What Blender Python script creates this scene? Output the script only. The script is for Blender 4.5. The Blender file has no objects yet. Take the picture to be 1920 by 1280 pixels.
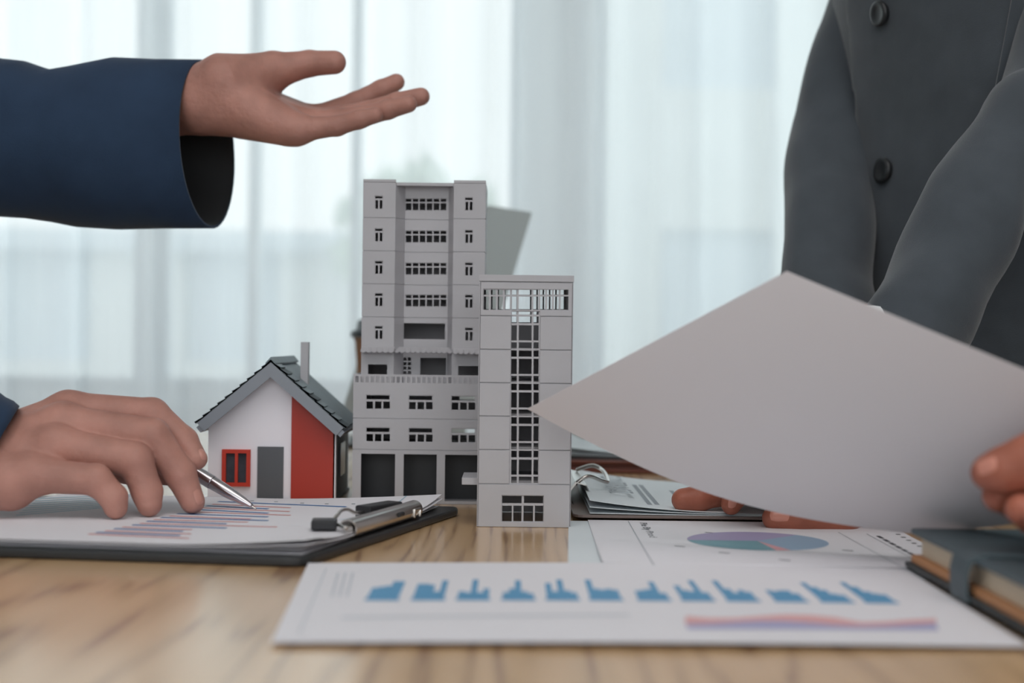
import bpy, math, random
import numpy as np
from mathutils import Vector, Matrix, noise

random.seed(4)
SC = bpy.context.scene
COL = SC.collection

# ------------------------------------------------------------------ camera / frame of reference
T = 0.75                 # table top height
CH = 0.13                # camera height above the table top
F = 50.0 / 36.0 * 1920   # focal length in pixels of the photograph
ROLL = math.radians(0.7)
CR, SR = math.cos(ROLL), math.sin(ROLL)

cam_d = bpy.data.cameras.new('camera')
cam = bpy.data.objects.new('camera', cam_d)
COL.objects.link(cam)
cam_d.lens = 50
cam_d.sensor_width = 36
cam_d.clip_start = 0.02
cam_d.clip_end = 200
cam_d.dof.use_dof = True
cam_d.dof.focus_distance = 1.04
cam_d.dof.aperture_fstop = 4.5
cam.matrix_world = (Matrix.Translation((0, 0, T + CH)) @ Matrix.Rotation(math.pi / 2, 4, 'X')
                    @ Matrix.Rotation(ROLL, 4, 'Z'))
SC.camera = cam

# ------------------------------------------------------------------ world, fill light, exposure
w = bpy.data.worlds.new('overcast_sky')
SC.world = w
w.use_nodes = True
bgn = w.node_tree.nodes['Background']
bgn.inputs['Color'].default_value = (0.955, 0.985, 1.0, 1)
bgn.inputs['Strength'].default_value = 2.4

def area(name, loc, size, energy, rot=(0, 0, 0), col=(1, 1, 1)):
    d = bpy.data.lights.new(name, 'AREA')
    d.shape = 'RECTANGLE'
    d.size, d.size_y = size
    d.energy = energy
    d.color = col
    o = bpy.data.objects.new(name, d)
    COL.objects.link(o)
    o.location = loc
    o.rotation_euler = rot
    return o

area('overhead_fill', (0.0, -0.3, 2.62), (2.6, 1.4), 23, col=(1.0, 0.96, 0.95))  # added fill light above the table; no lamp is in view

SC.view_settings.view_transform = 'Standard'
SC.view_settings.look = 'None'
SC.view_settings.exposure = 0.0
SC.view_settings.gamma = 1.0
SC.view_settings.use_curve_mapping = False
SC.cycles.use_denoising = True
SC.cycles.max_bounces = 10
SC.cycles.transparent_max_bounces = 24

def lv(px, py):
    dx, dy = px - 960.0, py - 640.0
    return dx * CR + dy * SR, -dx * SR + dy * CR

def P(px, py, Y):
    """point of the place seen at a pixel of the photograph, Y metres in front of the camera"""
    u, v = lv(px, py)
    return Vector((u * Y / F, Y, T + CH - v * Y / F))

def Pz(px, py, z):
    """the same, for a point z above the table top"""
    u, v = lv(px, py)
    Y = (CH - z) * F / v
    return Vector((u * Y / F, Y, T + z))

def rect(x0, y0, x1, y1, Y):
    a = P((x0 + x1) / 2, (y0 + y1) / 2, Y)
    hw, hh = (x1 - x0) * Y / F / 2, (y1 - y0) * Y / F / 2
    return (a.x - hw, a.x + hw, a.z - hh, a.z + hh)

# ------------------------------------------------------------------ materials
def srgb(r, g, b):
    f = lambda c: (c / 12.92 if c <= 0.04045 else ((c + 0.055) / 1.055) ** 2.4)
    return (f(r / 255), f(g / 255), f(b / 255), 1)

def mat(name, col, rough=0.5, metal=0.0, spec=0.5, var=0.0, vscale=8.0, bump=0.0, bscale=200.0, sheen=0.0, sss=0.0, stretch=None):
    m = bpy.data.materials.new(name)
    m.use_nodes = True
    nt = m.node_tree
    b = nt.nodes['Principled BSDF']
    b.inputs['Base Color'].default_value = col
    b.inputs['Roughness'].default_value = rough
    b.inputs['Metallic'].default_value = metal
    b.inputs['Specular IOR Level'].default_value = spec
    if sheen:
        b.inputs['Sheen Weight'].default_value = sheen
        b.inputs['Sheen Roughness'].default_value = 0.4
    if sss:
        b.inputs['Subsurface Weight'].default_value = sss
        b.inputs['Subsurface Radius'].default_value = (1.0, 0.35, 0.2)
        b.inputs['Subsurface Scale'].default_value = 0.005
    tc = nt.nodes.new('ShaderNodeTexCoord')
    src = tc.outputs['Object']
    if stretch:
        mp = nt.nodes.new('ShaderNodeMapping')
        mp.inputs['Scale'].default_value = stretch
        nt.links.new(src, mp.inputs['Vector'])
        src = mp.outputs['Vector']
    if var:
        n = nt.nodes.new('ShaderNodeTexNoise')
        n.inputs['Scale'].default_value = vscale
        n.inputs['Detail'].default_value = 4
        nt.links.new(src, n.inputs['Vector'])
        r = nt.nodes.new('ShaderNodeValToRGB')
        r.color_ramp.elements[0].position = 0.3
        r.color_ramp.elements[1].position = 0.7
        r.color_ramp.elements[0].color = tuple(c * (1 - var) for c in col[:3]) + (1,)
        r.color_ramp.elements[1].color = tuple(min(1, c * (1 + var)) for c in col[:3]) + (1,)
        nt.links.new(n.outputs['Fac'], r.inputs['Fac'])
        nt.links.new(r.outputs['Color'], b.inputs['Base Color'])
    if bump:
        n2 = nt.nodes.new('ShaderNodeTexNoise')
        n2.inputs['Scale'].default_value = bscale
        n2.inputs['Detail'].default_value = 3
        nt.links.new(src, n2.inputs['Vector'])
        bp = nt.nodes.new('ShaderNodeBump')
        bp.inputs['Strength'].default_value = bump
        bp.inputs['Distance'].default_value = 0.001
        nt.links.new(n2.outputs['Fac'], bp.inputs['Height'])
        nt.links.new(bp.outputs['Normal'], b.inputs['Normal'])
    return m

M = {}
M['plastic'] = mat('grey_plastic', srgb(178, 177, 181), 0.55, var=0.02, vscale=30)
M['plastic_dark'] = mat('grey_plastic_tall', srgb(178, 177, 181), 0.5, var=0.03, vscale=25)
M['white_card'] = mat('white_card', srgb(244, 241, 248), 0.6)
M['red'] = mat('red_paint', srgb(172, 47, 30), 0.5, var=0.05, vscale=15)
M['red_frame'] = mat('red_window_frame', srgb(200, 58, 40), 0.5)
M['slate'] = mat('slate_roof', srgb(122, 136, 142), 0.5, var=0.06, vscale=60)
M['slate_b'] = mat('slate_roof_light', srgb(134, 148, 153), 0.5, var=0.06, vscale=60)
M['fascia'] = mat('grey_fascia', srgb(138, 144, 152), 0.55)
M['door_grey'] = mat('door_grey', srgb(90, 93, 98), 0.5)
M['dark_grey'] = mat('dark_grey_wall', srgb(60, 64, 66), 0.5)
M['pane_dark'] = mat('dark_glazing', srgb(64, 66, 74), 0.15, var=0.25, vscale=90)
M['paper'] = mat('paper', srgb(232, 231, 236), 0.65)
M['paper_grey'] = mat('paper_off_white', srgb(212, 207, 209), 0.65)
M['paper_b'] = mat('paper_cool', srgb(222, 230, 234), 0.65)
M['leather'] = mat('black_leatherette', srgb(38, 40, 42), 0.42, bump=0.25, bscale=900)
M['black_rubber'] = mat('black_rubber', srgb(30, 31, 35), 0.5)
M['chrome'] = mat('steel', srgb(205, 200, 195), 0.22, metal=1.0)
M['silver'] = mat('silver_pen', srgb(200, 196, 200), 0.2, metal=1.0)
M['blue_ink'] = mat('blue_ink', srgb(52, 112, 172), 0.6)
M['chart_blue'] = mat('chart_blue_ink', srgb(92, 156, 198), 0.6)
M['red_ink'] = mat('red_ink', srgb(216, 138, 134), 0.6)
M['pale_red'] = mat('pale_red_ink', srgb(226, 172, 172), 0.6)
M['pale_blue_ink'] = mat('pale_blue_ink', srgb(168, 200, 216), 0.6)
M['grey_ink'] = mat('grey_ink', srgb(140, 148, 156), 0.6)
M['faint_ink'] = mat('faint_ink', srgb(200, 206, 214), 0.6)
M['black_ink'] = mat('black_ink', srgb(70, 74, 82), 0.6)
M['pie_violet'] = mat('pie_violet', srgb(168, 158, 194), 0.6)
M['pie_teal'] = mat('pie_teal', srgb(118, 162, 174), 0.6)
M['pie_blue'] = mat('pie_blue', srgb(150, 175, 200), 0.6)
M['pie_pink'] = mat('pie_pink', srgb(224, 165, 172), 0.6)
M['teal_cover'] = mat('teal_cover', srgb(74, 88, 94), 0.5, bump=0.2, bscale=700)
M['teal_edge'] = mat('dark_cover_edge', srgb(52, 58, 60), 0.5)
M['page_edge'] = mat('page_edge', srgb(220, 205, 180), 0.7, var=0.06, vscale=40, stretch=(1, 1, 60))
M['tan'] = mat('tan_lining', srgb(196, 140, 96), 0.6)
M['brown_leather'] = mat('brown_leather', srgb(112, 58, 42), 0.45, bump=0.2, bscale=600)
M['brown_edge'] = mat('brown_board', srgb(112, 98, 92), 0.5)
M['kraft'] = mat('kraft_card', srgb(150, 112, 84), 0.7)
M['lid'] = mat('black_lid', srgb(34, 44, 50), 0.35)
M['panel_grey'] = mat('grey_folder', srgb(176, 186, 186), 0.6)
M['skin'] = mat('skin', srgb(178, 130, 117), 0.5, spec=0.35, var=0.15, vscale=42, bump=0.75, bscale=170, sss=0.12)
M['skin_warm'] = mat('skin_warm', srgb(166, 100, 80), 0.48, spec=0.35, var=0.15, vscale=42, bump=0.6, bscale=170, sss=0.12)
M['nail'] = mat('nail', srgb(196, 142, 128), 0.3)
M['nail_pink'] = mat('nail_pink', srgb(206, 140, 122), 0.25)
M['navy'] = mat('navy_wool', srgb(44, 62, 86), 0.85, spec=0.2, var=0.08, vscale=30, bump=0.3, bscale=1500, sheen=0.15)
M['lining'] = mat('dark_lining', srgb(34, 36, 38), 0.8)
M['grey_wool'] = mat('grey_wool', srgb(76, 82, 88), 0.9, spec=0.2, var=0.08, vscale=40, bump=0.35, bscale=1500, sheen=0.3)
M['charcoal'] = mat('charcoal_wool', srgb(46, 48, 54), 0.9, spec=0.2)
M['button'] = mat('dark_button', srgb(36, 38, 40), 0.35)
M['shirt'] = mat('white_shirt', srgb(225, 228, 230), 0.8)
M['hair'] = mat('black_hair', srgb(30, 26, 24), 0.5)
M['shoe'] = mat('black_shoe', srgb(28, 27, 27), 0.35)
M['wall'] = mat('wall_paint', srgb(226, 232, 236), 0.85, var=0.01)
M['ceil'] = mat('ceiling_paint', srgb(236, 236, 234), 0.9, var=0.01)
M['frame'] = mat('window_frame_paint', srgb(205, 218, 228), 0.5)
M['floor'] = mat('floor_laminate', srgb(150, 138, 126), 0.4, var=0.12, vscale=3, stretch=(8, 0.6, 1))
M['ground'] = mat('paving', srgb(200, 205, 202), 0.9, var=0.08, vscale=0.6)
M['far_wall'] = mat('far_render', srgb(222, 228, 230), 0.9)
M['leaf'] = mat('leaf', srgb(205, 220, 208), 0.8, var=0.1, vscale=2.0)
M['bark'] = mat('bark', srgb(120, 110, 100), 0.9, var=0.2, vscale=6)
M['table_leg'] = mat('table_leg_wood', srgb(150, 112, 80), 0.45, var=0.1, vscale=6, stretch=(6, 6, 0.6))

def wood():
    m = bpy.data.materials.new('oak_table')
    m.use_nodes = True
    nt = m.node_tree
    b = nt.nodes['Principled BSDF']
    tc = nt.nodes.new('ShaderNodeTexCoord')
    mp = nt.nodes.new('ShaderNodeMapping')
    mp.inputs['Scale'].default_value = (1.0, 0.10, 1.0)
    nt.links.new(tc.outputs['Object'], mp.inputs['Vector'])
    # cathedral grain: distance field warped by noise
    n = nt.nodes.new('ShaderNodeTexNoise')
    n.inputs['Scale'].default_value = 6.0
    n.inputs['Detail'].default_value = 2.0
    nt.links.new(mp.outputs['Vector'], n.inputs['Vector'])
    mul = nt.nodes.new('ShaderNodeMath'); mul.operation = 'MULTIPLY'
    mul.inputs[1].default_value = 180.0
    nt.links.new(n.outputs['Fac'], mul.inputs[0])
    si = nt.nodes.new('ShaderNodeMath'); si.operation = 'SINE'
    nt.links.new(mul.outputs[0], si.inputs[0])
    fine = nt.nodes.new('ShaderNodeTexNoise')
    fine.inputs['Scale'].default_value = 220.0
    fine.inputs['Detail'].default_value = 3.0
    mp2 = nt.nodes.new('ShaderNodeMapping')
    mp2.inputs['Scale'].default_value = (1.0, 0.03, 1.0)
    nt.links.new(tc.outputs['Object'], mp2.inputs['Vector'])
    nt.links.new(mp2.outputs['Vector'], fine.inputs['Vector'])
    ad = nt.nodes.new('ShaderNodeMath'); ad.operation = 'MULTIPLY_ADD'
    ad.inputs[1].default_value = 0.30
    nt.links.new(si.outputs[0], ad.inputs[0])
    nt.links.new(fine.outputs['Fac'], ad.inputs[2])
    r = nt.nodes.new('ShaderNodeValToRGB')
    cr = r.color_ramp
    cr.elements[0].position = 0.12; cr.elements[0].color = srgb(160, 122, 86)
    cr.elements[1].position = 0.75; cr.elements[1].color = srgb(216, 180, 136)
    e = cr.elements.new(0.30); e.color = srgb(204, 168, 124)
    nt.links.new(ad.outputs[0], r.inputs['Fac'])
    nt.links.new(r.outputs['Color'], b.inputs['Base Color'])
    b.inputs['Roughness'].default_value = 0.3
    b.inputs['Coat Weight'].default_value = 0.6
    b.inputs['Coat Roughness'].default_value = 0.16
    bp = nt.nodes.new('ShaderNodeBump')
    bp.inputs['Strength'].default_value = 0.08
    bp.inputs['Distance'].default_value = 0.001
    nt.links.new(ad.outputs[0], bp.inputs['Height'])
    nt.links.new(bp.outputs['Normal'], b.inputs['Normal'])
    return m
M['wood'] = wood()

def sheer():
    m = bpy.data.materials.new('sheer_voile')
    m.use_nodes = True
    nt = m.node_tree
    nt.nodes.clear()
    out = nt.nodes.new('ShaderNodeOutputMaterial')
    tr = nt.nodes.new('ShaderNodeBsdfTransparent')
    tl = nt.nodes.new('ShaderNodeBsdfTranslucent'); tl.inputs['Color'].default_value = (0.95, 0.96, 0.975, 1)
    di = nt.nodes.new('ShaderNodeBsdfDiffuse'); di.inputs['Color'].default_value = (0.9, 0.93, 0.95, 1)
    a = nt.nodes.new('ShaderNodeMixShader'); a.inputs[0].default_value = 0.35
    nt.links.new(tl.outputs[0], a.inputs[1]); nt.links.new(di.outputs[0], a.inputs[2])
    b = nt.nodes.new('ShaderNodeMixShader'); b.inputs[0].default_value = 0.78
    nt.links.new(tr.outputs[0], b.inputs[1]); nt.links.new(a.outputs[0], b.inputs[2])
    nt.links.new(b.outputs[0], out.inputs['Surface'])
    return m
M['sheer'] = sheer()

def glass():
    m = bpy.data.materials.new('window_glass')
    m.use_nodes = True
    nt = m.node_tree
    nt.nodes.clear()
    out = nt.nodes.new('ShaderNodeOutputMaterial')
    tr = nt.nodes.new('ShaderNodeBsdfTransparent'); tr.inputs['Color'].default_value = (0.96, 0.985, 0.98, 1)
    gl = nt.nodes.new('ShaderNodeBsdfGlossy'); gl.inputs['Roughness'].default_value = 0.02
    b = nt.nodes.new('ShaderNodeMixShader'); b.inputs[0].default_value = 0.06
    nt.links.new(tr.outputs[0], b.inputs[1]); nt.links.new(gl.outputs[0], b.inputs[2])
    nt.links.new(b.outputs[0], out.inputs['Surface'])
    return m
M['glass'] = glass()

# ------------------------------------------------------------------ mesh helpers
def root_loc(o):
    v = Vector((0, 0, 0))
    while o is not None:
        v += o.location
        o = o.parent
    return v

def mesh_obj(name, V, Fc, m, parent=None, loc=None, smooth=False, bevel=0.0, mats=None, midx=None):
    off = Vector(loc) if loc is not None else (root_loc(parent) if parent is not None else Vector((0, 0, 0)))
    V = np.asarray(V, dtype=float) - np.array(off)
    me = bpy.data.meshes.new(name)
    me.from_pydata([tuple(v) for v in V], [], [tuple(int(i) for i in f) for f in Fc])
    for mm in (mats or [m]):
        me.materials.append(mm)
    if midx is not None:
        me.polygons.foreach_set('material_index', midx)
    if smooth:
        me.polygons.foreach_set('use_smooth', [True] * len(me.polygons))
    me.update()
    o = bpy.data.objects.new(name, me)
    COL.objects.link(o)
    if parent is not None:
        o.parent = parent
        o.location = (0, 0, 0) if loc is None else off - root_loc(parent)
    else:
        o.location = off
    if bevel:
        bv = o.modifiers.new('bevel', 'BEVEL')
        bv.width = bevel
        bv.segments = 2
        bv.limit_method = 'ANGLE'
        bv.angle_limit = math.radians(40)
    return o

class MB:
    def __init__(s):
        s.V, s.F = [], []
    def add(s, V, Fc):
        n = len(s.V)
        s.V += [tuple(v) for v in V]
        s.F += [tuple(i + n for i in f) for f in Fc]
        return s
    def box(s, x0, x1, y0, y1, z0, z1):
        return s.add([(x0, y0, z0), (x1, y0, z0), (x1, y1, z0), (x0, y1, z0), (x0, y0, z1), (x1, y0, z1), (x1, y1, z1), (x0, y1, z1)],
                     [(0, 3, 2, 1), (4, 5, 6, 7), (0, 1, 5, 4), (1, 2, 6, 5), (2, 3, 7, 6), (3, 0, 4, 7)])
    def prism(s, poly, d):
        """poly: list of 3-D points (one face), d: extrusion vector"""
        n = len(poly)
        d = Vector(d)
        V = [Vector(p) for p in poly] + [Vector(p) + d for p in poly]
        Fc = [tuple(range(n))[::-1], tuple(range(n, 2 * n))] + [(i, (i + 1) % n, n + (i + 1) % n, n + i) for i in range(n)]
        return s.add(V, Fc)
    def tube(s, pts, rad, n=12, caps=True):
        pts = [Vector(p) for p in pts]
        rr = rad if isinstance(rad, (list, tuple)) else [rad] * len(pts)
        base = len(s.V)
        ref = None
        for i, p in enumerate(pts):
            t = (pts[min(i + 1, len(pts) - 1)] - pts[max(i - 1, 0)]).normalized()
            if ref is None:
                ref = t.orthogonal().normalized()
            ref = (ref - t * ref.dot(t)).normalized()
            b = t.cross(ref)
            for k in range(n):
                a = 2 * math.pi * k / n
                s.V.append(tuple(p + (ref * math.cos(a) + b * math.sin(a)) * rr[i]))
        for i in range(len(pts) - 1):
            for k in range(n):
                k2 = (k + 1) % n
                s.F.append((base + i * n + k, base + i * n + k2, base + (i + 1) * n + k2, base + (i + 1) * n + k))
        if caps:
            s.F.append(tuple(base + k for k in range(n))[::-1])
            s.F.append(tuple(base + (len(pts) - 1) * n + k for k in range(n)))
        return s
    def lathe(s, c, prof, n=32):
        base = len(s.V)
        for r, z in prof:
            for k in range(n):
                a = 2 * math.pi * k / n
                s.V.append((c[0] + r * math.cos(a), c[1] + r * math.sin(a), c[2] + z))
        for i in range(len(prof) - 1):
            for k in range(n):
                k2 = (k + 1) % n
                s.F.append((base + i * n + k, base + i * n + k2, base + (i + 1) * n + k2, base + (i + 1) * n + k))
        s.F.append(tuple(base + k for k in range(n))[::-1])
        s.F.append(tuple(base + (len(prof) - 1) * n + k for k in range(n)))
        return s
    def facade(s, x0, x1, z0, z1, y, t, holes=()):
        """upright panel facing -Y, from y back to y+t, with rectangular openings (x0,x1,z0,z1)"""
        xs = sorted({x0, x1} | {min(max(h[i], x0), x1) for h in holes for i in (0, 1)})
        zs = sorted({z0, z1} | {min(max(h[i], z0), z1) for h in holes for i in (2, 3)})
        xs = [a for i, a in enumerate(xs) if i == 0 or a - xs[i - 1] > 1e-7]
        zs = [a for i, a in enumerate(zs) if i == 0 or a - zs[i - 1] > 1e-7]
        nx, nz = len(xs) - 1, len(zs) - 1
        solid = [[not any(h[0] < (xs[i] + xs[i + 1]) / 2 < h[1] and h[2] < (zs[j] + zs[j + 1]) / 2 < h[3] for h in holes) for j in range(nz)] for i in range(nx)]
        idx = {}
        def v(i, j, b):
            k = (i, j, b)
            if k not in idx:
                idx[k] = len(s.V)
                s.V.append((xs[i], y + (t if b else 0), zs[j]))
            return idx[k]
        S = lambda i, j: 0 <= i < nx and 0 <= j < nz and solid[i][j]
        for i in range(nx):
            for j in range(nz):
                if not solid[i][j]:
                    continue
                s.F.append((v(i, j, 0), v(i + 1, j, 0), v(i + 1, j + 1, 0), v(i, j + 1, 0)))
                s.F.append((v(i, j, 1), v(i, j + 1, 1), v(i + 1, j + 1, 1), v(i + 1, j, 1)))
                if not S(i - 1, j): s.F.append((v(i, j, 0), v(i, j + 1, 0), v(i, j + 1, 1), v(i, j, 1)))
                if not S(i + 1, j): s.F.append((v(i + 1, j, 0), v(i + 1, j, 1), v(i + 1, j + 1, 1), v(i + 1, j + 1, 0)))
                if not S(i, j - 1): s.F.append((v(i, j, 0), v(i, j, 1), v(i + 1, j, 1), v(i + 1, j, 0)))
                if not S(i, j + 1): s.F.append((v(i, j + 1, 0), v(i + 1, j + 1, 0), v(i + 1, j + 1, 1), v(i, j + 1, 1)))
        return s
    def build(s, name, m, parent=None, **k):
        return mesh_obj(name, s.V, s.F, m, parent, **k)

def tag(o, label=None, cat=None, group=None, kind=None):
    if label: o['label'] = label
    if cat: o['category'] = cat
    if group: o['group'] = group
    if kind: o['kind'] = kind
    return o

def empty(name, loc, label, cat, group=None):
    o = bpy.data.objects.new(name, None)
    COL.objects.link(o)
    o.empty_display_size = 0.02
    o.location = loc
    return tag(o, label, cat, group)

def struct(mb, name, m, parent=None, **k):
    o = mb.build(name, m, parent, **k)
    if parent is None:
        o['kind'] = 'structure'
    return o

# ------------------------------------------------------------------ the room
XL, XR, YF, YB, ZC = -2.9, 2.9, -2.6, 3.45, 2.75
struct(MB().box(XL, XR, YF, YB + 0.2, -0.1, 0), 'floor', M['floor'])
struct(MB().box(XL, XR, YF, YB + 0.2, ZC, ZC + 0.1), 'ceiling', M['ceil'])
struct(MB().box(XL - 0.15, XL, YF, YB + 0.2, 0, ZC), 'wall_left', M['wall'])
struct(MB().box(XR, XR + 0.15, YF, YB + 0.2, 0, ZC), 'wall_right', M['wall'])
xw = lambda px: (px - 960) * YB / F
SILL, HEAD = 0.745, 2.55
W1 = (-2.5, xw(978)); W2 = (xw(1108), 2.5)
struct(MB().facade(XL, XR, 0, ZC, YB, 0.2, [(W1[0], W1[1], SILL, HEAD), (W2[0], W2[1], SILL, HEAD)]), 'wall_back', M['wall'])
struct(MB().facade(XL, XR, 0, ZC, YF - 0.15, 0.15, [(-1.6, 1.6, 0.8, 2.4)]), 'wall_front', M['wall'])  # unseen wall added to hold back frontal light, opening sized for that
struct(MB().box(XL, XR, YB - 0.015, YB, 0, 0.09), 'baseboard_back', M['frame'])

def window(n, x0, x1, bars):
    fr = MB()
    fw = 0.035
    y0, y1 = YB + 0.05, YB + 0.11
    holes, edges = [], [x0 + fw]
    for a, b in bars:
        holes.append((edges[-1], a, SILL + fw, HEAD - fw))
        edges.append(b)
    holes.append((edges[-1], x1 - fw, SILL + fw, HEAD - fw))
    fr.facade(x0, x1, SILL, HEAD, y0, y1 - y0, holes)
    o = struct(fr, 'window_%d' % n, M['frame'], loc=((x0 + x1) / 2, y0, SILL))
    for h in holes:
        MB().box(h[0] - 0.005, h[1] + 0.005, y0 + 0.025, y0 + 0.031, h[2] - 0.005, h[3] + 0.005).build('pane', M['glass'], o)
    MB().box(x0 - 0.03, x1 + 0.03, YB - 0.05, YB + 0.05, SILL - 0.03, SILL).build('window_sill', M['frame'], o)
    return o
window(1, W1[0], W1[1], [(-1.9, -1.86), (xw(240), xw(302)), (xw(455), xw(474)), (xw(650), xw(666))])
window(2, W2[0], W2[1], [(1.35, 1.42)])

def curtain(x0, x1, label, ph):
    V, Fc = [], []
    n, nz = int((x1 - x0) / 0.012), 10
    for j in range(nz + 1):
        z = 0.03 + (2.6 - 0.03) * j / nz
        for i in range(n + 1):
            x = x0 + (x1 - x0) * i / n
            y = 2.88 + 0.035 * math.sin(x * 34 + ph + 1.5 * math.sin(x * 7 + ph)) + 0.012 * math.sin(x * 83 + z * 0.8)
            V.append((x, y, z))
    for j in range(nz):
        for i in range(n):
            a = j * (n + 1) + i
            Fc.append((a, a + 1, a + n + 2, a + n + 1))
    r = empty('sheer_curtain', ((x0 + x1) / 2, 2.88, 0), label, 'curtain', 'sheer curtains over the windows')
    mesh_obj('voile', V, Fc, M['sheer'], r, smooth=True)
    MB().tube([(x0, 2.88, 2.62), (x1, 2.88, 2.62)], 0.012, 10).build('curtain_rod', M['frame'], r)
    return r
curtain(-2.6, 0.141, 'white sheer curtain over the left window behind the small house model', 0.3)
curtain(0.1425, 2.6, 'pale sheer curtain over the right window behind the grey-suited person', 1.9)

# outside, seen dimly through the voile
struct(MB().box(-30, 30, YB + 0.2, 40, -0.6, -0.3), 'ground', M['ground'])
def far_building(x0, x1, y, h, label):
    r = empty('building', ((x0 + x1) / 2, y, -0.3), label, 'building', 'pale buildings outside')
    wins = []
    nx = max(2, int((x1 - x0) / 2.2)); nz = max(1, int(h / 2.8))
    for i in range(nx):
        for j in range(nz):
            cx = x0 + (i + 0.5) * (x1 - x0) / nx
            z = 0.6 + j * 2.8
            wins.append((cx - 0.55, cx + 0.55, z, z + 1.4))
    mb = MB().facade(x0, x1, -0.3, h, y, 0.25, wins)
    mb.box(x0, x1, y + 4, y + 4.2, -0.3, h).box(x0, x0 + 0.2, y + 0.25, y + 4, -0.3, h).box(x1 - 0.2, x1, y + 0.25, y + 4, -0.3, h)
    mb.build('wall', M['far_wall'], r)
    MB().box(x0 - 0.3, x1 + 0.3, y - 0.3, y + 4.5, h, h + 0.25).build('roof', M['frame'], r)
    for a, b, c, d in wins:
        MB().box(a, b, y + 0.1, y + 0.14, c, d).build('window', M['frame'], r)
far_building(-9, -2.2, 17, 1.9, 'low pale building outside the left window')
far_building(0.9, 12, 14, 9.0, 'tall pale building outside the right window')

def tree(x, y, h, s, label, seed):
    rnd = random.Random(seed)
    r = empty('tree', (x, y, -0.3), label, 'tree', 'trees outside the windows')
    MB().tube([(x, y, -0.3), (x + 0.05, y, h * 0.5), (x, y + 0.05, h * 0.8)], [0.14, 0.1, 0.05], 8).build('trunk', M['bark'], r)
    mb = MB()
    for k in range(420):
        a, b = rnd.uniform(0, 6.283), rnd.uniform(-1, 1)
        q = rnd.random() ** 0.4
        c = Vector((x + s * q * math.cos(a) * math.sqrt(1 - b * b), y + s * q * math.sin(a) * math.sqrt(1 - b * b), h * 0.75 + s * 0.9 * q * b))
        d1 = Vector((rnd.uniform(-1, 1), rnd.uniform(-1, 1), rnd.uniform(-1, 1))).normalized() * 0.17
        d2 = d1.orthogonal().normalized() * 0.1
        mb.add([c - d1, c + d2, c + d1, c - d2], [(0, 1, 2, 3)])
    o = mb.build('foliage', M['leaf'], r)
    o['kind'] = 'stuff'
tree(4.2, 10.5, 3.0, 1.4, 'pale green tree outside, behind the grey-suited person', 2)
tree(-1.0, 15, 2.6, 0.9, 'pale green tree outside, left of the wall pier', 3)

# ------------------------------------------------------------------ table
TX0, TX1, TY0, TY1 = -0.64, 0.41, 0.33, 1.98
tb = empty('table', ((TX0 + TX1) / 2, (TY0 + TY1) / 2, 0), 'oak wooden meeting table carrying the building models and papers', 'table')
MB().box(TX0, TX1, TY0, TY1, T - 0.032, T).build('table_top', M['wood'], tb, bevel=0.003)
for lx in (TX0 + 0.06, TX1 - 0.06):
    for ly in (TY0 + 0.07, TY1 - 0.07):
        MB().box(lx - 0.03, lx + 0.03, ly - 0.03, ly + 0.03, 0, T - 0.032).build('leg', M['table_leg'], tb, bevel=0.003)
for ly in (TY0 + 0.07, TY1 - 0.07):
    MB().box(TX0 + 0.09, TX1 - 0.09, ly - 0.012, ly + 0.012, T - 0.11, T - 0.032).build('apron', M['table_leg'], tb)

# ------------------------------------------------------------------ white stair tower model (in focus)
YT, DT = 0.996, 0.09
twr = empty('tower_model', (P(979, 640, YT).x, YT + DT / 2, T), 'slim light grey stair tower model with long glazed strip, in front of the taller model', 'building model')
PT = M['plastic']
rT = lambda a, b, c, d: rect(a, b, c, d, YT)
x0, x1, _, zt = rT(897, 515.5, 1073.5, 600)
x0 = P(896.5, 750, YT).x; x1 = P(1072.5, 750, YT).x
zb = T + 0.0002
seam = [592.5, 655.5, 718, 780.5, 843.5, 907.5]
def zrow(py, px=980): return P(px, py, YT).z
slot = rT(957.5, 583, 1010.5, 907, )
band = rT(906, 542, 1066, 581.5)
lowin = rT(940.5, 928.5, 1019.5, 978.5)
g = 0.00035
fr = YT + 0.0012
wl = 0.0014
# shell behind the panels
sh = MB()
sh.facade(x0, x1, zb, zt - 0.004, fr, wl, [slot, (band[0], band[1], band[2], band[3]), lowin])
YTB = YT + DT
zb_ = lambda py: P(980, py, YTB).z
bband = (band[0], band[1], zb_(580), zb_(540.5))
bslot = (slot[0], slot[1], zb_(605), zb_(582))
sh.facade(x0, x1, zb, zt, YT + DT - wl, wl, [bslot, bband])
sh.box(x0, x0 + wl, fr + wl, YT + DT - wl, zb, zt - 0.0005).box(x1 - wl, x1, fr + wl, YT + DT - wl, zb, zt - 0.0005)
sh.box(x0 + wl, x1 - wl, fr + wl, YT + DT - wl, zt - 0.003, zt - 0.001)
sh.build('shell', PT, twr)
for k, py in enumerate([655, 718, 780, 843, 907]):
    z = zrow(py)
    MB().box(x0 + wl, x1 - wl, fr + wl + 0.012, YT + DT - wl, z - 0.001, z + 0.001).build('floor_slab', PT, twr)
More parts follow.
